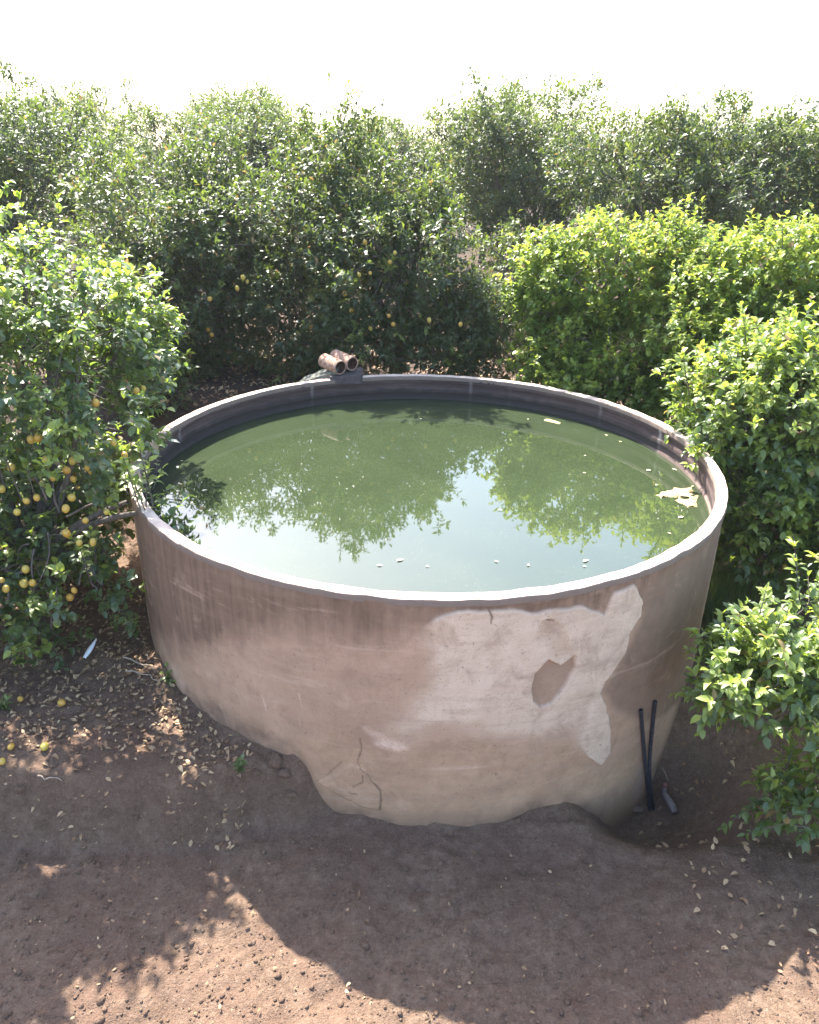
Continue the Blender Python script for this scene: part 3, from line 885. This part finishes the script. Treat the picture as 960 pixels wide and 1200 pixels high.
# ------------------------------------------------------------------ fallen lemons
for px, py, lab in [(53, 879, 'fallen yellow lemon resting on the sunlit leaf litter, brightest of the fallen ones'), (25, 823, 'fallen lemon at the edge of the shade, beside a green weed'),
                    (73, 827, 'small dull fallen lemon on shaded soil, highest up the slope'), (14, 879, 'orange-brown rotting lemon among sunlit dry leaves'),
                    (3, 896, 'fallen lemon cut by the left edge of the picture')]:
    p = onground(px, py)
    o = put_lemon((p[0], p[1], gz(p[0], p[1]) + .028), None, .95)
    o.name = 'fallen_lemon'; o.rotation_euler = (1.5, .3, random.uniform(0, 6))
    tag(o, lab, 'lemon', 'fallen lemons under the left tree')

# ------------------------------------------------------------------ leaf litter, clods
r = np.random.default_rng(3)


def litter(name, xs, ys, Ls, label, mat, pale=.5):
    mb = MB(); n_ = len(xs)
    z_ = terrain(xs, ys) + r.uniform(.006, .03, n_)
    az = r.uniform(0, 6.28, n_)
    xd = np.stack([np.cos(az), np.sin(az), r.normal(0, .25, n_)], 1)
    nd = np.stack([r.normal(0, .35, n_), r.normal(0, .35, n_), np.ones(n_)], 1)
    add_leaves(mb, np.stack([xs, ys, z_], 1), xd, nd, Ls, r.uniform(.2, .32, n_), r.uniform(-2, 2.5, n_), np.clip(r.normal(pale, .3, n_), 0, 1), np.zeros(n_), np.zeros(n_))
    return tag(mb.build(name, mat), label, 'leaf litter', kind='stuff')


k = 7500
xs = r.uniform(-5.2, -1.1, k); ys = r.uniform(3.8, 6.6, k)
dens_ = vnoise(xs * 2.2, ys * 2.2, 0 * xs, 5) * .8 + .4 * np.exp(-((np.hypot(xs - CX, ys - CY) - R - .1) / .25)**2)
kp = (dens_ > r.uniform(.15, .95, k)) & (np.hypot(xs - CX, ys - CY) > R + .03)
litter('leaf_litter', xs[kp], ys[kp], r.uniform(.018, .055, kp.sum()), 'dry tan leaves strewn under the large lemon tree', M['dry_leaf'], .42)
k = 9000
xs = r.uniform(-6, 3.5, k); ys = r.uniform(9.4, 16, k)
kp = (np.hypot(xs - CX, ys - CY) > R + .05)
litter('leaf_litter', xs[kp], ys[kp], r.uniform(.05, .10, kp.sum()), 'rusty dead leaves covering the ground under the dark trees behind', M['dry_leaf'], .3)
k = 260
xs = r.uniform(1.9, 3.6, k); ys = r.uniform(3.0, 6.0, k); kp = np.hypot(xs - CX, ys - CY) > R + .04
litter('leaf_litter', xs[kp], ys[kp], r.uniform(.03, .06, kp.sum()), 'few dry leaves on the bare bank below the nearest tree', M['dry_leaf'], .3)


k = 420
xs = r.uniform(-3.6, 3.4, k); ys = r.uniform(2.0, 3.95, k)
litter('leaf_litter', xs, ys, r.uniform(.010, .034, k), 'sparse dead leaves scattered over the bare yard in front of the tank', M['dry_leaf'], .3)


def rock_arrays(rad, seed, flat=.7):
    rr_ = np.random.default_rng(seed)
    n_, m_ = 9, 7
    v, f = [], []
    for a in range(m_):
        ph = math.pi * a / (m_ - 1)
        for b_ in range(n_):
            th_ = 2 * math.pi * b_ / n_
            v.append((math.sin(ph) * math.cos(th_), math.sin(ph) * math.sin(th_), math.cos(ph)))
    v = np.array(v); w = 1 + .55 * (vnoise(v[:, 0] * 1.3 + seed, v[:, 1] * 1.3, v[:, 2] * 1.3, seed) - .5) + .25 * (vnoise(v[:, 0] * 3 + seed, v[:, 1] * 3, v[:, 2] * 3, seed + 1) - .5)
    v = v * w[:, None] * np.asarray([rad * rr_.uniform(.8, 1.25), rad * rr_.uniform(.75, 1.1), rad * flat])
    f = [(a * n_ + b_, (a + 1) * n_ + b_, (a + 1) * n_ + (b_ + 1) % n_, a * n_ + (b_ + 1) % n_) for a in range(m_ - 1) for b_ in range(n_)]
    for _ in range(7):
        pn = unit(rr_.normal(0, 1, 3)); dd_ = rad * rr_.uniform(.55, .85); ex = np.maximum(v @ pn - dd_, 0); v = v - ex[:, None] * pn * .9
    a = rr_.uniform(0, 6.28); c_, s_ = math.cos(a), math.sin(a)
    return np.stack([v[:, 0] * c_ - v[:, 1] * s_, v[:, 0] * s_ + v[:, 1] * c_, v[:, 2]], 1), np.array(f)


cl = MB(); k = 3200
xs = r.uniform(-3.6, 3.4, k); ys = r.uniform(2.0, 5.6, k)
for q in range(k):
    if math.hypot(xs[q] - CX, ys[q] - CY) < R + .02: continue
    v, f = rock_arrays(float(np.clip(r.lognormal(-5.0, .6), .003, .03)), q)
    cl.add(v + [xs[q], ys[q], gz(xs[q], ys[q]) + .002], f)
xs = r.uniform(-3.4, 3.2, 5200); ys = r.uniform(2.0, 3.9, 5200)
for q in range(5200):
    v, f = rock_arrays(float(np.clip(r.lognormal(-5.1, .55), .003, .02)), q + 9000)
    cl.add(v + [xs[q], ys[q], gz(xs[q], ys[q]) + .001], f)
tag(cl.build('soil_clods', M['soil']), 'small brown clods and pebbles scattered over the bare soil', 'clods', kind='stuff')

for px, py, rd, lab in [(322, 892, .075, 'soil coloured stone leaning against the foot of the tank, topmost on the eroded edge'), (334, 906, .06, 'flat stone on the eroded edge, touching the tank plaster'),
                        (300, 907, .04, 'small brown stone beside the small green weed on the eroded edge'), (270, 913, .03, 'smallest stone left of the weed on the eroded edge'),
                        (341, 932, .05, 'lumpy stone below the eroded edge, lowest beside the tank'), (25, 925, .05, 'flat brown stone alone near the left edge of the picture')]:
    p = onground(px, py)
    v, f = rock_arrays(rd, int(px))
    mb = MB(); mb.add(v, f); o = mb.build('stone', M['soil'], smooth_shade=False); o.location = (p[0], p[1], gz(p[0], p[1]) - rd * .05)
    tag(o, lab, 'stone', 'loose stones on the left bank')

# white scrap
p = onground(105, 772)
mb = MB(); a = np.linspace(0, 1, 9)
v = []
for t in a:
    w = .020 * math.sin(math.pi * min(1, .15 + t * .85)) + .004
    for s in (-1, 0, 1): v.append((t * .06 + s * w, t * .15 - s * w * .3, .015 + .09 * t + .012 * (s == 0)))
v = np.array(v); f = [(i_ * 3 + j_, i_ * 3 + j_ + 1, i_ * 3 + j_ + 4, i_ * 3 + j_ + 3) for i_ in range(8) for j_ in range(2)]
mb.add(v, np.array(f))
o = mb.build('plastic_scrap', M['scrap']); o.location = (p[0] - .03, p[1] - .03, gz(p[0], p[1]) + .01)
sm = o.modifiers.new('thickness', 'SOLIDIFY'); sm.thickness = .003
tag(o, 'crumpled white plastic scrap lying in the shade under the large lemon tree', 'litter')

# dry sticks by the tank foot
for (x0, y0), (x1, y1), w, lab in [((145, 774), (186, 788), .008, 'pale dry stick pointing at the tank foot, upper one'), ((150, 790), (187, 801), .007, 'pale dry stick nearly touching the tank foot, lower one'),
                                   ((45, 912), (75, 918), .006, 'thin bent dry stick on shaded soil below the fallen lemon')]:
    p0, p1 = onground(x0, y0), onground(x1, y1)
    ts = np.linspace(0, 1, 7)[:, None]; pts = p0 + (p1 - p0) * ts
    pts[:, 2] = terrain(pts[:, 0], pts[:, 1]) + .03; pts[:, :2] += r.normal(0, .012, (7, 2))
    mb = MB(); mb.tube(pts, np.linspace(w, w * .5, 7), 6)
    tag(mb.build('dry_stick', M['twig'], origin=pts[0]), lab, 'stick', 'dry sticks on the left bank')


# ------------------------------------------------------------------ weeds and grass
def weed(px, py, h, nleaf, label, seed, spread=.5, leaf=.05):
    rr_ = np.random.default_rng(seed); p = onground(px, py)
    root = empty('weed', (p[0], p[1], gz(p[0], p[1])), label, 'weed', 'green weeds on the bare soil')
    b = np.array(root.location); lf = MB(); stm = MB()
    for s in range(max(3, nleaf // 6)):
        d = unit(np.array([rr_.normal(0, spread), rr_.normal(0, spread), 1.])); e = b + d * h * rr_.uniform(.6, 1)
        stm.tube(np.stack([b, (b + e) / 2 + [0, 0, .01], e]), [.003, .0025, .001], 4)
        twigs_to_leaves(lf, b[None], d[None], np.array([np.linalg.norm(e - b)]), rr_, leaf, 7, False, np.array([rr_.uniform(.1, .6)]), .02, .3)
    stm.build('stem', M['grass'], root); lf.build('foliage', M['leaf_lemon'], root)


weed(6, 832, .12, 30, 'low green weed at the left edge beside a fallen lemon', 1)
weed(282, 905, .12, 24, 'small green weed growing by the stones at the foot of the tank', 2, .25)
weed(197, 800, .14, 30, 'sunlit weed sprouting where the tank wall meets the soil', 3, .4)
weed(160, 745, .25, 48, 'leafy weed climbing beside the left wall of the tank in shade', 4, .4, .06)

gb = MB()
k = 2600
cx_, cy_ = 3.15, 6.25
xs = r.normal(cx_, .26, k); ys = r.normal(cy_, .55, k)
kp = np.hypot(xs - CX, ys - CY) > R + .05
xs, ys = xs[kp], ys[kp]; k = len(xs)
zg = terrain(xs, ys); h = r.uniform(.2, .6, k); az = r.uniform(0, 6.28, k); lean = r.uniform(.08, .55, k) * h; w = r.uniform(.002, .005, k)
dx, dy = np.cos(az), np.sin(az)
vv = []
for t in (0, .4, .75, 1.):
    ww = w * (1 - t * .9)
    for s in (-1, 1):
        vv.append(np.stack([xs + dx * lean * t**1.8 - dy * ww * s, ys + dy * lean * t**1.8 + dx * ww * s, zg + h * t * (1 - .2 * t * lean / h)], 1))
vv = np.stack(vv, 1)
off = (np.arange(k) * 8)[:, None, None]
gb.add(vv.reshape(-1, 3), (np.array([(0, 1, 3, 2), (2, 3, 5, 4), (4, 5, 7, 6)])[None] + off).reshape(-1, 4), tone=np.repeat(r.random(k), 8))
tag(gb.build('grass', M['grass']), 'tall dull green grass in the shade beside the right wall of the tank', 'grass', kind='stuff')

# ------------------------------------------------------------------ things on the water
def flat_blob(name, px_poly, mat, label, cat, z0, thick=.012, group=None):
    P = np.array([onz(x, y, z0)[:2] for x, y in px_poly])
    # densify the outline and make it ragged
    Q = []
    for a_, b_ in zip(P, np.roll(P, -1, 0)):
        for t in np.linspace(0, 1, 8, endpoint=False): Q.append(a_ + (b_ - a_) * t)
    Q = np.array(Q); c_ = Q.mean(0)
    Q = Q + (np.stack([fbm(Q[:, 0] * 16, Q[:, 1] * 16, 0., 3, 1), fbm(Q[:, 0] * 16, Q[:, 1] * 16, 5., 3, 2)], 1) - .5) * .06
    mn, mx_ = Q.min(0) - .03, Q.max(0) + .03
    st = max((mx_ - mn).max() / 90, .004)
    gx, gy = np.meshgrid(np.arange(mn[0], mx_[0], st), np.arange(mn[1], mx_[1], st))
    sd_ = poly_sd(gx, gy, Q) + .02 * (fbm(gx * 25, gy * 25, 0., 3, 8) - .5)
    hole = fbm(gx * 11, gy * 11, 0., 3, 14) > .66
    zz = z0 + np.where(sd_ > 0, thick * smooth(0, .03, sd_) * (.4 + .9 * fbm(gx * 18, gy * 18, 0., 3, 9)), 0) + .0015
    ins = (sd_ > -.002) & ~hole
    idx = -np.ones(gx.shape, int); idx[ins] = np.arange(ins.sum())
    v = np.stack([gx[ins], gy[ins], zz[ins]], 1)
    q = np.stack([idx[:-1, :-1], idx[:-1, 1:], idx[1:, 1:], idx[1:, :-1]], -1).reshape(-1, 4); q = q[(q >= 0).all(1)]
    mb = MB(); mb.add(v, q)
    o = mb.build(name, mat, origin=(c_[0], c_[1], z0))
    return tag(o, label, cat, group)


flat_blob('algae_mat', [(768, 581), (775, 575), (786, 576), (790, 572), (798, 573), (811, 571), (812, 579), (818, 581), (818, 587), (819, 594), (807, 595), (799, 591), (791, 586), (795, 582), (777, 584)],
          M['scum'], 'ragged tan mat of algae scum floating against the right inner wall', 'algae mat', WATER_Z)
flat_blob('algae_mat', [(637, 493), (643, 491), (650, 492), (657, 495), (655, 497), (645, 495)], M['scum'], 'small narrow strip of brown scum afloat below the far right wall', 'algae mat', WATER_Z, .008)

WL = 'leaves and scraps floating on the water'
for px, py, ln, tone, lab in [
    (801, 608, .11, .55, 'long cream leaf afloat below the tan algae mat'), (785, 625, .05, .5, 'small pale leaf afloat near the right rim, below the long cream leaf'),
    (689, 659, .09, 1.0, 'brightest white scrap afloat in the sky reflection close to the near rim'), (686, 664, .04, .9, 'tiny white scrap just below the brightest white scrap'),
    (587, 598, .06, .9, 'white fleck afloat in the middle of the sky reflection'), (620, 664, .05, .9, 'white fleck afloat beside the near rim, left of the brightest scrap'),
    (471, 658, .09, .9, 'bright white leaf afloat near the near rim, left of centre'), (447, 663, .07, .8, 'thin pale leaf afloat left of the bright white leaf'),
    (583, 658, .05, .7, 'faint pale fleck afloat near the middle of the near rim'), (762, 552, .08, .6, 'pale leaf afloat below the white joint of the right inner wall'),
    (791, 550, .08, .7, 'pale leaf afloat touching the foot of the right inner wall'), (620, 492, .05, .6, 'pale fleck afloat beside the narrow strip of brown scum'),
    (687, 535, .06, .4, 'olive leaf afloat in the reflection of the right trees'), (686, 555, .05, .4, 'small olive fleck lowest in the reflection of the right trees'),
    (711, 510, .06, .5, 'dull leaf afloat below the far right inner wall'), (728, 518, .05, .5, 'dull fleck afloat right of the dull leaf by the far right wall'),
    (813, 571, .05, .3, 'yellow leaf afloat above the tan algae mat'), (209, 547, .06, .7, 'pale leaf afloat in the dark shade of the left inner wall'),
    (214, 541, .05, .6, 'smaller pale leaf afloat beside the wall in the left shade'), (494, 491, .05, .4, 'dim leaf afloat in the dark strip under the far wall'),
    (241, 576, .08, .9, 'curled whitish leaf afloat near the left overhanging branch'), (771, 569, .05, .4, 'brown fleck afloat left of the tan algae mat'),
    (502, 664, .04, .8, 'tiny white fleck afloat right of the bright white leaf')]:
    p = onz(px, py, WATER_Z)
    mb = MB(); az = r.normal(0, .5)
    add_leaves(mb, np.zeros((1, 3)), np.array([[math.cos(az), math.sin(az), 0]]), np.array([[.03, .02, 1.]]), np.array([ln * .68]), np.array([r.uniform(.18, .32)]), np.array([.35]),
               np.array([tone]), np.zeros(1), np.zeros(1))
    o = mb.build('floating_leaf', M['float_leaf']); o.location = (p[0] - ln * .5 * math.cos(az), p[1], WATER_Z + .008)
    tag(o, lab, 'leaf', WL)

# leaf on the left inner rim, and its stalk
p = onz(190, 520, -.02)
root = empty('fallen_sprig', p, 'pale sprig hanging over the inside of the left rim', 'sprig')
mb = MB(); b = np.array(p)
add_leaves(mb, np.array([b + [.06, 0, .03]]), np.array([[1., -.1, .05]]), np.array([[0, -.3, 1.]]), np.array([.11]), np.array([.2]), np.array([1.]), np.array([.8]), np.zeros(1), np.zeros(1))
mb.build('leaf', M['float_leaf'], root)
mb = MB(); mb.tube(np.stack([b + [-.05, 0, .012], b + [.02, 0, .03], b + [.07, 0, .032]]), [.004, .003, .002], 5); mb.build('stalk', M['twig'], root)

# ------------------------------------------------------------------ clay inlet pipes on the far rim
pb = onz(402, 440, 0.)
inlet = empty('inlet_pipes', (pb[0], pb[1], .0), 'pair of clay pipes bedded in grey mortar on the far rim', 'pipe')
def ppx(px, py, Yw): return ony(px, py, Yw)


def clay_pipe(p_mouth, p_back, ro_, ri_):
    d = p_back - p_mouth; d /= np.linalg.norm(d)
    a = unit(np.cross(d, [0, 0, 1.])); b_ = np.cross(a, d); th_ = np.arange(20) / 20 * 2 * np.pi
    ring = np.cos(th_)[:, None] * a + np.sin(th_)[:, None] * b_
    wob = 1 + .03 * (vnoise(np.arange(20) * .7, 0 * th_, 0 * th_, 4) - .5)[:, None]
    rows = [p_back + ring * ro_, p_mouth + d * .03 + ring * ro_ * wob, p_mouth + d * .008 + ring * ro_ * .985 * wob, p_mouth + ring * (ro_ + ri_) / 2, p_mouth + d * .008 + ring * ri_ * 1.02]
    jj_ = np.arange(20); k2 = (jj_ + 1) % 20
    F_ = np.concatenate([np.stack([q * 20 + jj_, q * 20 + k2, (q + 1) * 20 + k2, (q + 1) * 20 + jj_], 1) for q in range(4)])
    mb_ = MB(); mb_.add(np.concatenate(rows), F_)
    o_ = mb_.build('pipe', M['clay'], inlet)
    rows = [p_mouth + d * .008 + ring * ri_ * 1.02, p_mouth + d * .16 + ring * ri_ * .96]
    mb_ = MB(); mb_.add(np.concatenate(rows), [np.stack([jj_, k2, 20 + k2, 20 + jj_], 1), (20 + jj_)[None]])
    bo = mb_.build('bore', M['bore'], inlet); bo.parent = o_
    return o_


m1 = ppx(399.5, 431, 8.96); m2 = ppx(413.5, 426.5, 9.06)
ddir = unit(np.array([-.66, .75, .06]))
clay_pipe(m1, m1 + ddir * .34, .086, .070)
clay_pipe(m2, m2 + ddir * .36, .086, .070)
# mortar bed under the pipe mouths, and the sloping channel behind
def lump(name, corners, mat, seed, rough=.02):
    """rounded block from eight corners (4 bottom, 4 top), gridded and roughened"""
    C = np.asarray(corners, dtype=float); mb_ = MB(); n_ = 9
    faces = [(4, 5, 6, 7), (0, 1, 5, 4), (1, 2, 6, 5), (2, 3, 7, 6), (3, 0, 4, 7)]
    cc = C.mean(0)
    for fa in faces:
        u_, v_ = np.meshgrid(np.linspace(0, 1, n_), np.linspace(0, 1, n_))
        u_, v_ = u_[..., None], v_[..., None]
        P_ = (C[fa[0]] * (1 - u_) + C[fa[1]] * u_) * (1 - v_) + (C[fa[3]] * (1 - u_) + C[fa[2]] * u_) * v_
        P_ = P_.reshape(-1, 3)
        q_ = (P_ - cc); P_ = cc + q_ * (1 - .10 * smooth(.75, 1., (np.abs(q_) / (np.abs(C - cc).max(0) + 1e-6)).min(1)))[:, None]
        P_ = P_ + rough * np.stack([vnoise(*(P_ * 14 + s_).T, seed) - .5 for s_ in (0, 31, 57)], 1)
        i_ = (np.arange(n_ - 1)[:, None] * n_ + np.arange(n_ - 1)[None]).ravel()
        mb_.add(P_, np.stack([i_, i_ + 1, i_ + n_ + 1, i_ + n_], 1))
    return mb_.build(name, mat, inlet)


c0, c1, c2, c3 = ppx(387, 447, 8.90), ppx(424, 445, 8.97), ppx(426, 442, 9.26), ppx(384, 443, 9.22)
def zset(p_, z_): return np.array([p_[0], p_[1], z_])
lump('mortar_bed', [zset(c0, -.06), zset(c1, -.06), zset(c2, -.06), zset(c3, -.06), zset(c0, .035), zset(c1, .04), zset(c2, .07), zset(c3, .06)], M['mortar_dark'], 3)
e0 = m1 + ddir * .18
g0, g1 = np.array([e0[0] + .05, e0[1] - .13, 0]), np.array([e0[0] + .16, e0[1] + .22, 0])
h0, h1 = g0 + np.array([-.52, .10, 0]), g1 + np.array([-.52, .10, 0])
lump('channel_casing', [zset(h0, -.45), zset(g0, -.45), zset(g1, -.45), zset(h1, -.45), zset(h0, -.13), zset(g0, .10), zset(g1, .14), zset(h1, -.10)], M['mortar'], 8, .03)

# ------------------------------------------------------------------ black hoses against the tank
HG = 'black irrigation hoses at the foot of the tank'
def wallpt(px, py, off): return oncyl(px, py, R + off)


for pts, lab in [([(751.5, 832, .02), (754, 868, .022), (757.5, 905, .03), (760, 930, .045), (762, 960, .09), (763, 985, .16)], 'left one of the two black hose ends leaning on the tank wall'),
                 ([(768, 822, .02), (765, 850, .022), (761.5, 885, .03), (761, 908, .055), (764, 935, .075), (768, 962, .12), (771, 985, .19)], 'right, taller one of the two black hose ends leaning on the tank wall')]:
    P = np.array([wallpt(*q) for q in pts])
    # smooth resample
    t = np.linspace(0, len(P) - 1, 40); Pi = np.stack([np.interp(t, np.arange(len(P)), P[:, a_]) for a_ in range(3)], 1)
    for _ in range(6): Pi[1:-1] = .25 * Pi[:-2] + .5 * Pi[1:-1] + .25 * Pi[2:]
    mb = MB(); mb.tube(Pi, .0155, 12, cap=False)
    mb.tube(Pi[:6] + (Pi[6] - Pi[0]) * .02, .0115, 12)
    o = mb.build('black_hose', M['hose'], origin=Pi[0]); tag(o, lab, 'hose', HG)

# pale pipe elbow with a red fitting in the hole
pa, pb_, pc = onground(772, 920), onground(777, 930), onground(786, 965)
root = empty('pipe_fitting', (pb_[0], pb_[1], gz(pb_[0], pb_[1])), 'half buried dusty pipe with a dull red capped riser in the hole beside the hoses', 'pipe fitting')
q0 = np.array([pb_[0], pb_[1] - .02, pb_[2] + .02]); q1 = q0 + np.array([.05, -.17, -.035])
mb = MB(); mb.tube(np.stack([q0, q0 * .5 + q1 * .5 + [0, 0, .008], q1]), [.030, .031, .031], 16); mb.build('pipe', M['pvc'], root)
mb = MB(); mb.tube(np.stack([q0 + [0, .005, -.02], q0 + [.002, .01, .04], q0 + [.0, .012, .075]]), [.022, .022, .020], 14); mb.build('riser', M['pvc'], root)
mb = MB(); mb.tube(np.stack([q0 + [0, .012, .070], q0 + [0, .012, .082], q0 + [0, .012, .098]]), [.023, .024, .018], 14); mb.build('cap', M['red'], root)
p0 = onground(783, 915); mb = MB(); mb.tube(np.stack([p0 + [0, 0, .0], p0 + [-.02, .03, .05], p0 + [-.045, .05, .085]]), [.006, .005, .004], 6)
tag(mb.build('dry_stick', M['twig'], origin=p0), 'short pale stick standing upright behind the red fitting', 'stick', 'dry sticks on the left bank')
p0 = onground(740, 948); v, f = rock_arrays(.07, 5, .45); mb = MB(); mb.add(v * [1.4, .7, 1], f); o = mb.build('stone', M['stone']); o.location = (p0[0], p0[1], gz(p0[0], p0[1]) + .03); o.rotation_euler = (0, .25, -.5)
tag(o, 'long flat stone on the edge of the hole, left of the hoses', 'stone')
p0 = onground(800, 822); v, f = rock_arrays(.10, 6, .55); mb = MB(); mb.add(v * [1.4, .8, 1], f); o = mb.build('stone', M['stone']); o.location = (p0[0] + .1, p0[1] + .1, gz(p0[0], p0[1]) + .0)
tag(o, 'broad shaded stone at the foot of the right wall of the tank', 'stone')

# ------------------------------------------------------------------ air volume added to lift the darks like lens flare
m, nt, out = new_mat('lens veil')
pv = nt.nodes.new('ShaderNodeVolumePrincipled'); pv.inputs['Density'].default_value = .0006; pv.inputs['Color'].default_value = (.93, .95, 1, 1); pv.inputs['Anisotropy'].default_value = .3
nt.links.new(pv.outputs[0], out.inputs['Volume'])
zb, zt = float(Z.min()) - 1.0, 9.5
hb = MB(); hx0, hx1, hy0, hy1 = ax[0] - 5, ax[-1] + 5, ay[0] - 5, ay[-1] + 5
hb.add([(hx0, hy0, zb), (hx1, hy0, zb), (hx1, hy1, zb), (hx0, hy1, zb), (hx0, hy0, zt), (hx1, hy0, zt), (hx1, hy1, zt), (hx0, hy1, zt)],
       np.array([(3, 2, 1, 0), (4, 5, 6, 7), (0, 1, 5, 4), (1, 2, 6, 5), (2, 3, 7, 6), (3, 0, 4, 7)]))
tag(hb.build('veil', m, smooth_shade=False), 'thin bright haze added to lift the dark tones, as lens flare does', kind='stuff')

# ------------------------------------------------------------------ camera
cam = bpy.data.cameras.new('camera'); co = bpy.data.objects.new('camera', cam); COL.objects.link(co)
c_, s_ = math.cos(ROLL), math.sin(ROLL); cp, sp = math.cos(PITCH), math.sin(PITCH)
right = Vector((c_, s_ * sp, s_ * cp)); up = Vector((-s_, c_ * sp, c_ * cp)); fwd = Vector((0, cp, -sp))
co.matrix_world = Matrix(((right.x, up.x, -fwd.x, 0), (right.y, up.y, -fwd.y, 0), (right.z, up.z, -fwd.z, CAMH), (0, 0, 0, 1)))
cam.sensor_fit = 'HORIZONTAL'; cam.sensor_width = 36; cam.lens = 36 * FPX / 960
cam.clip_start = .05; cam.clip_end = 1000
sc.camera = co

# ------------------------------------------------------------------ light
sun = bpy.data.lights.new('sun', 'SUN'); sun.energy = 5.0; sun.angle = math.radians(.53); sun.color = (1, .95, .86)
so = bpy.data.objects.new('sun', sun); COL.objects.link(so)
so.rotation_euler = sd3.to_track_quat('Z', 'Y').to_euler()
w = bpy.data.worlds.new('World'); sc.world = w; w.use_nodes = True
nt = w.node_tree; nt.nodes.clear()
sky = nt.nodes.new('ShaderNodeTexSky'); sky.sky_type = 'NISHITA'; sky.sun_disc = False
sky.sun_elevation = SUN_EL; sky.sun_rotation = -SUN_AZ
sky.air_density = 1.0; sky.dust_density = 2.0; sky.ozone_density = 1.0
bg = nt.nodes.new('ShaderNodeBackground'); bg.inputs[1].default_value = .15
wo = nt.nodes.new('ShaderNodeOutputWorld')
nt.links.new(sky.outputs[0], bg.inputs[0]); nt.links.new(bg.outputs[0], wo.inputs[0])

sc.view_settings.view_transform = 'Standard'; sc.view_settings.look = 'None'
sc.view_settings.exposure = 2.2; sc.view_settings.gamma = 1
sc.cycles.max_bounces = 8; sc.cycles.diffuse_bounces = 3; sc.cycles.glossy_bounces = 3; sc.cycles.transmission_bounces = 4
sc.cycles.use_denoising = True
sc.cycles.sample_clamp_indirect = 6
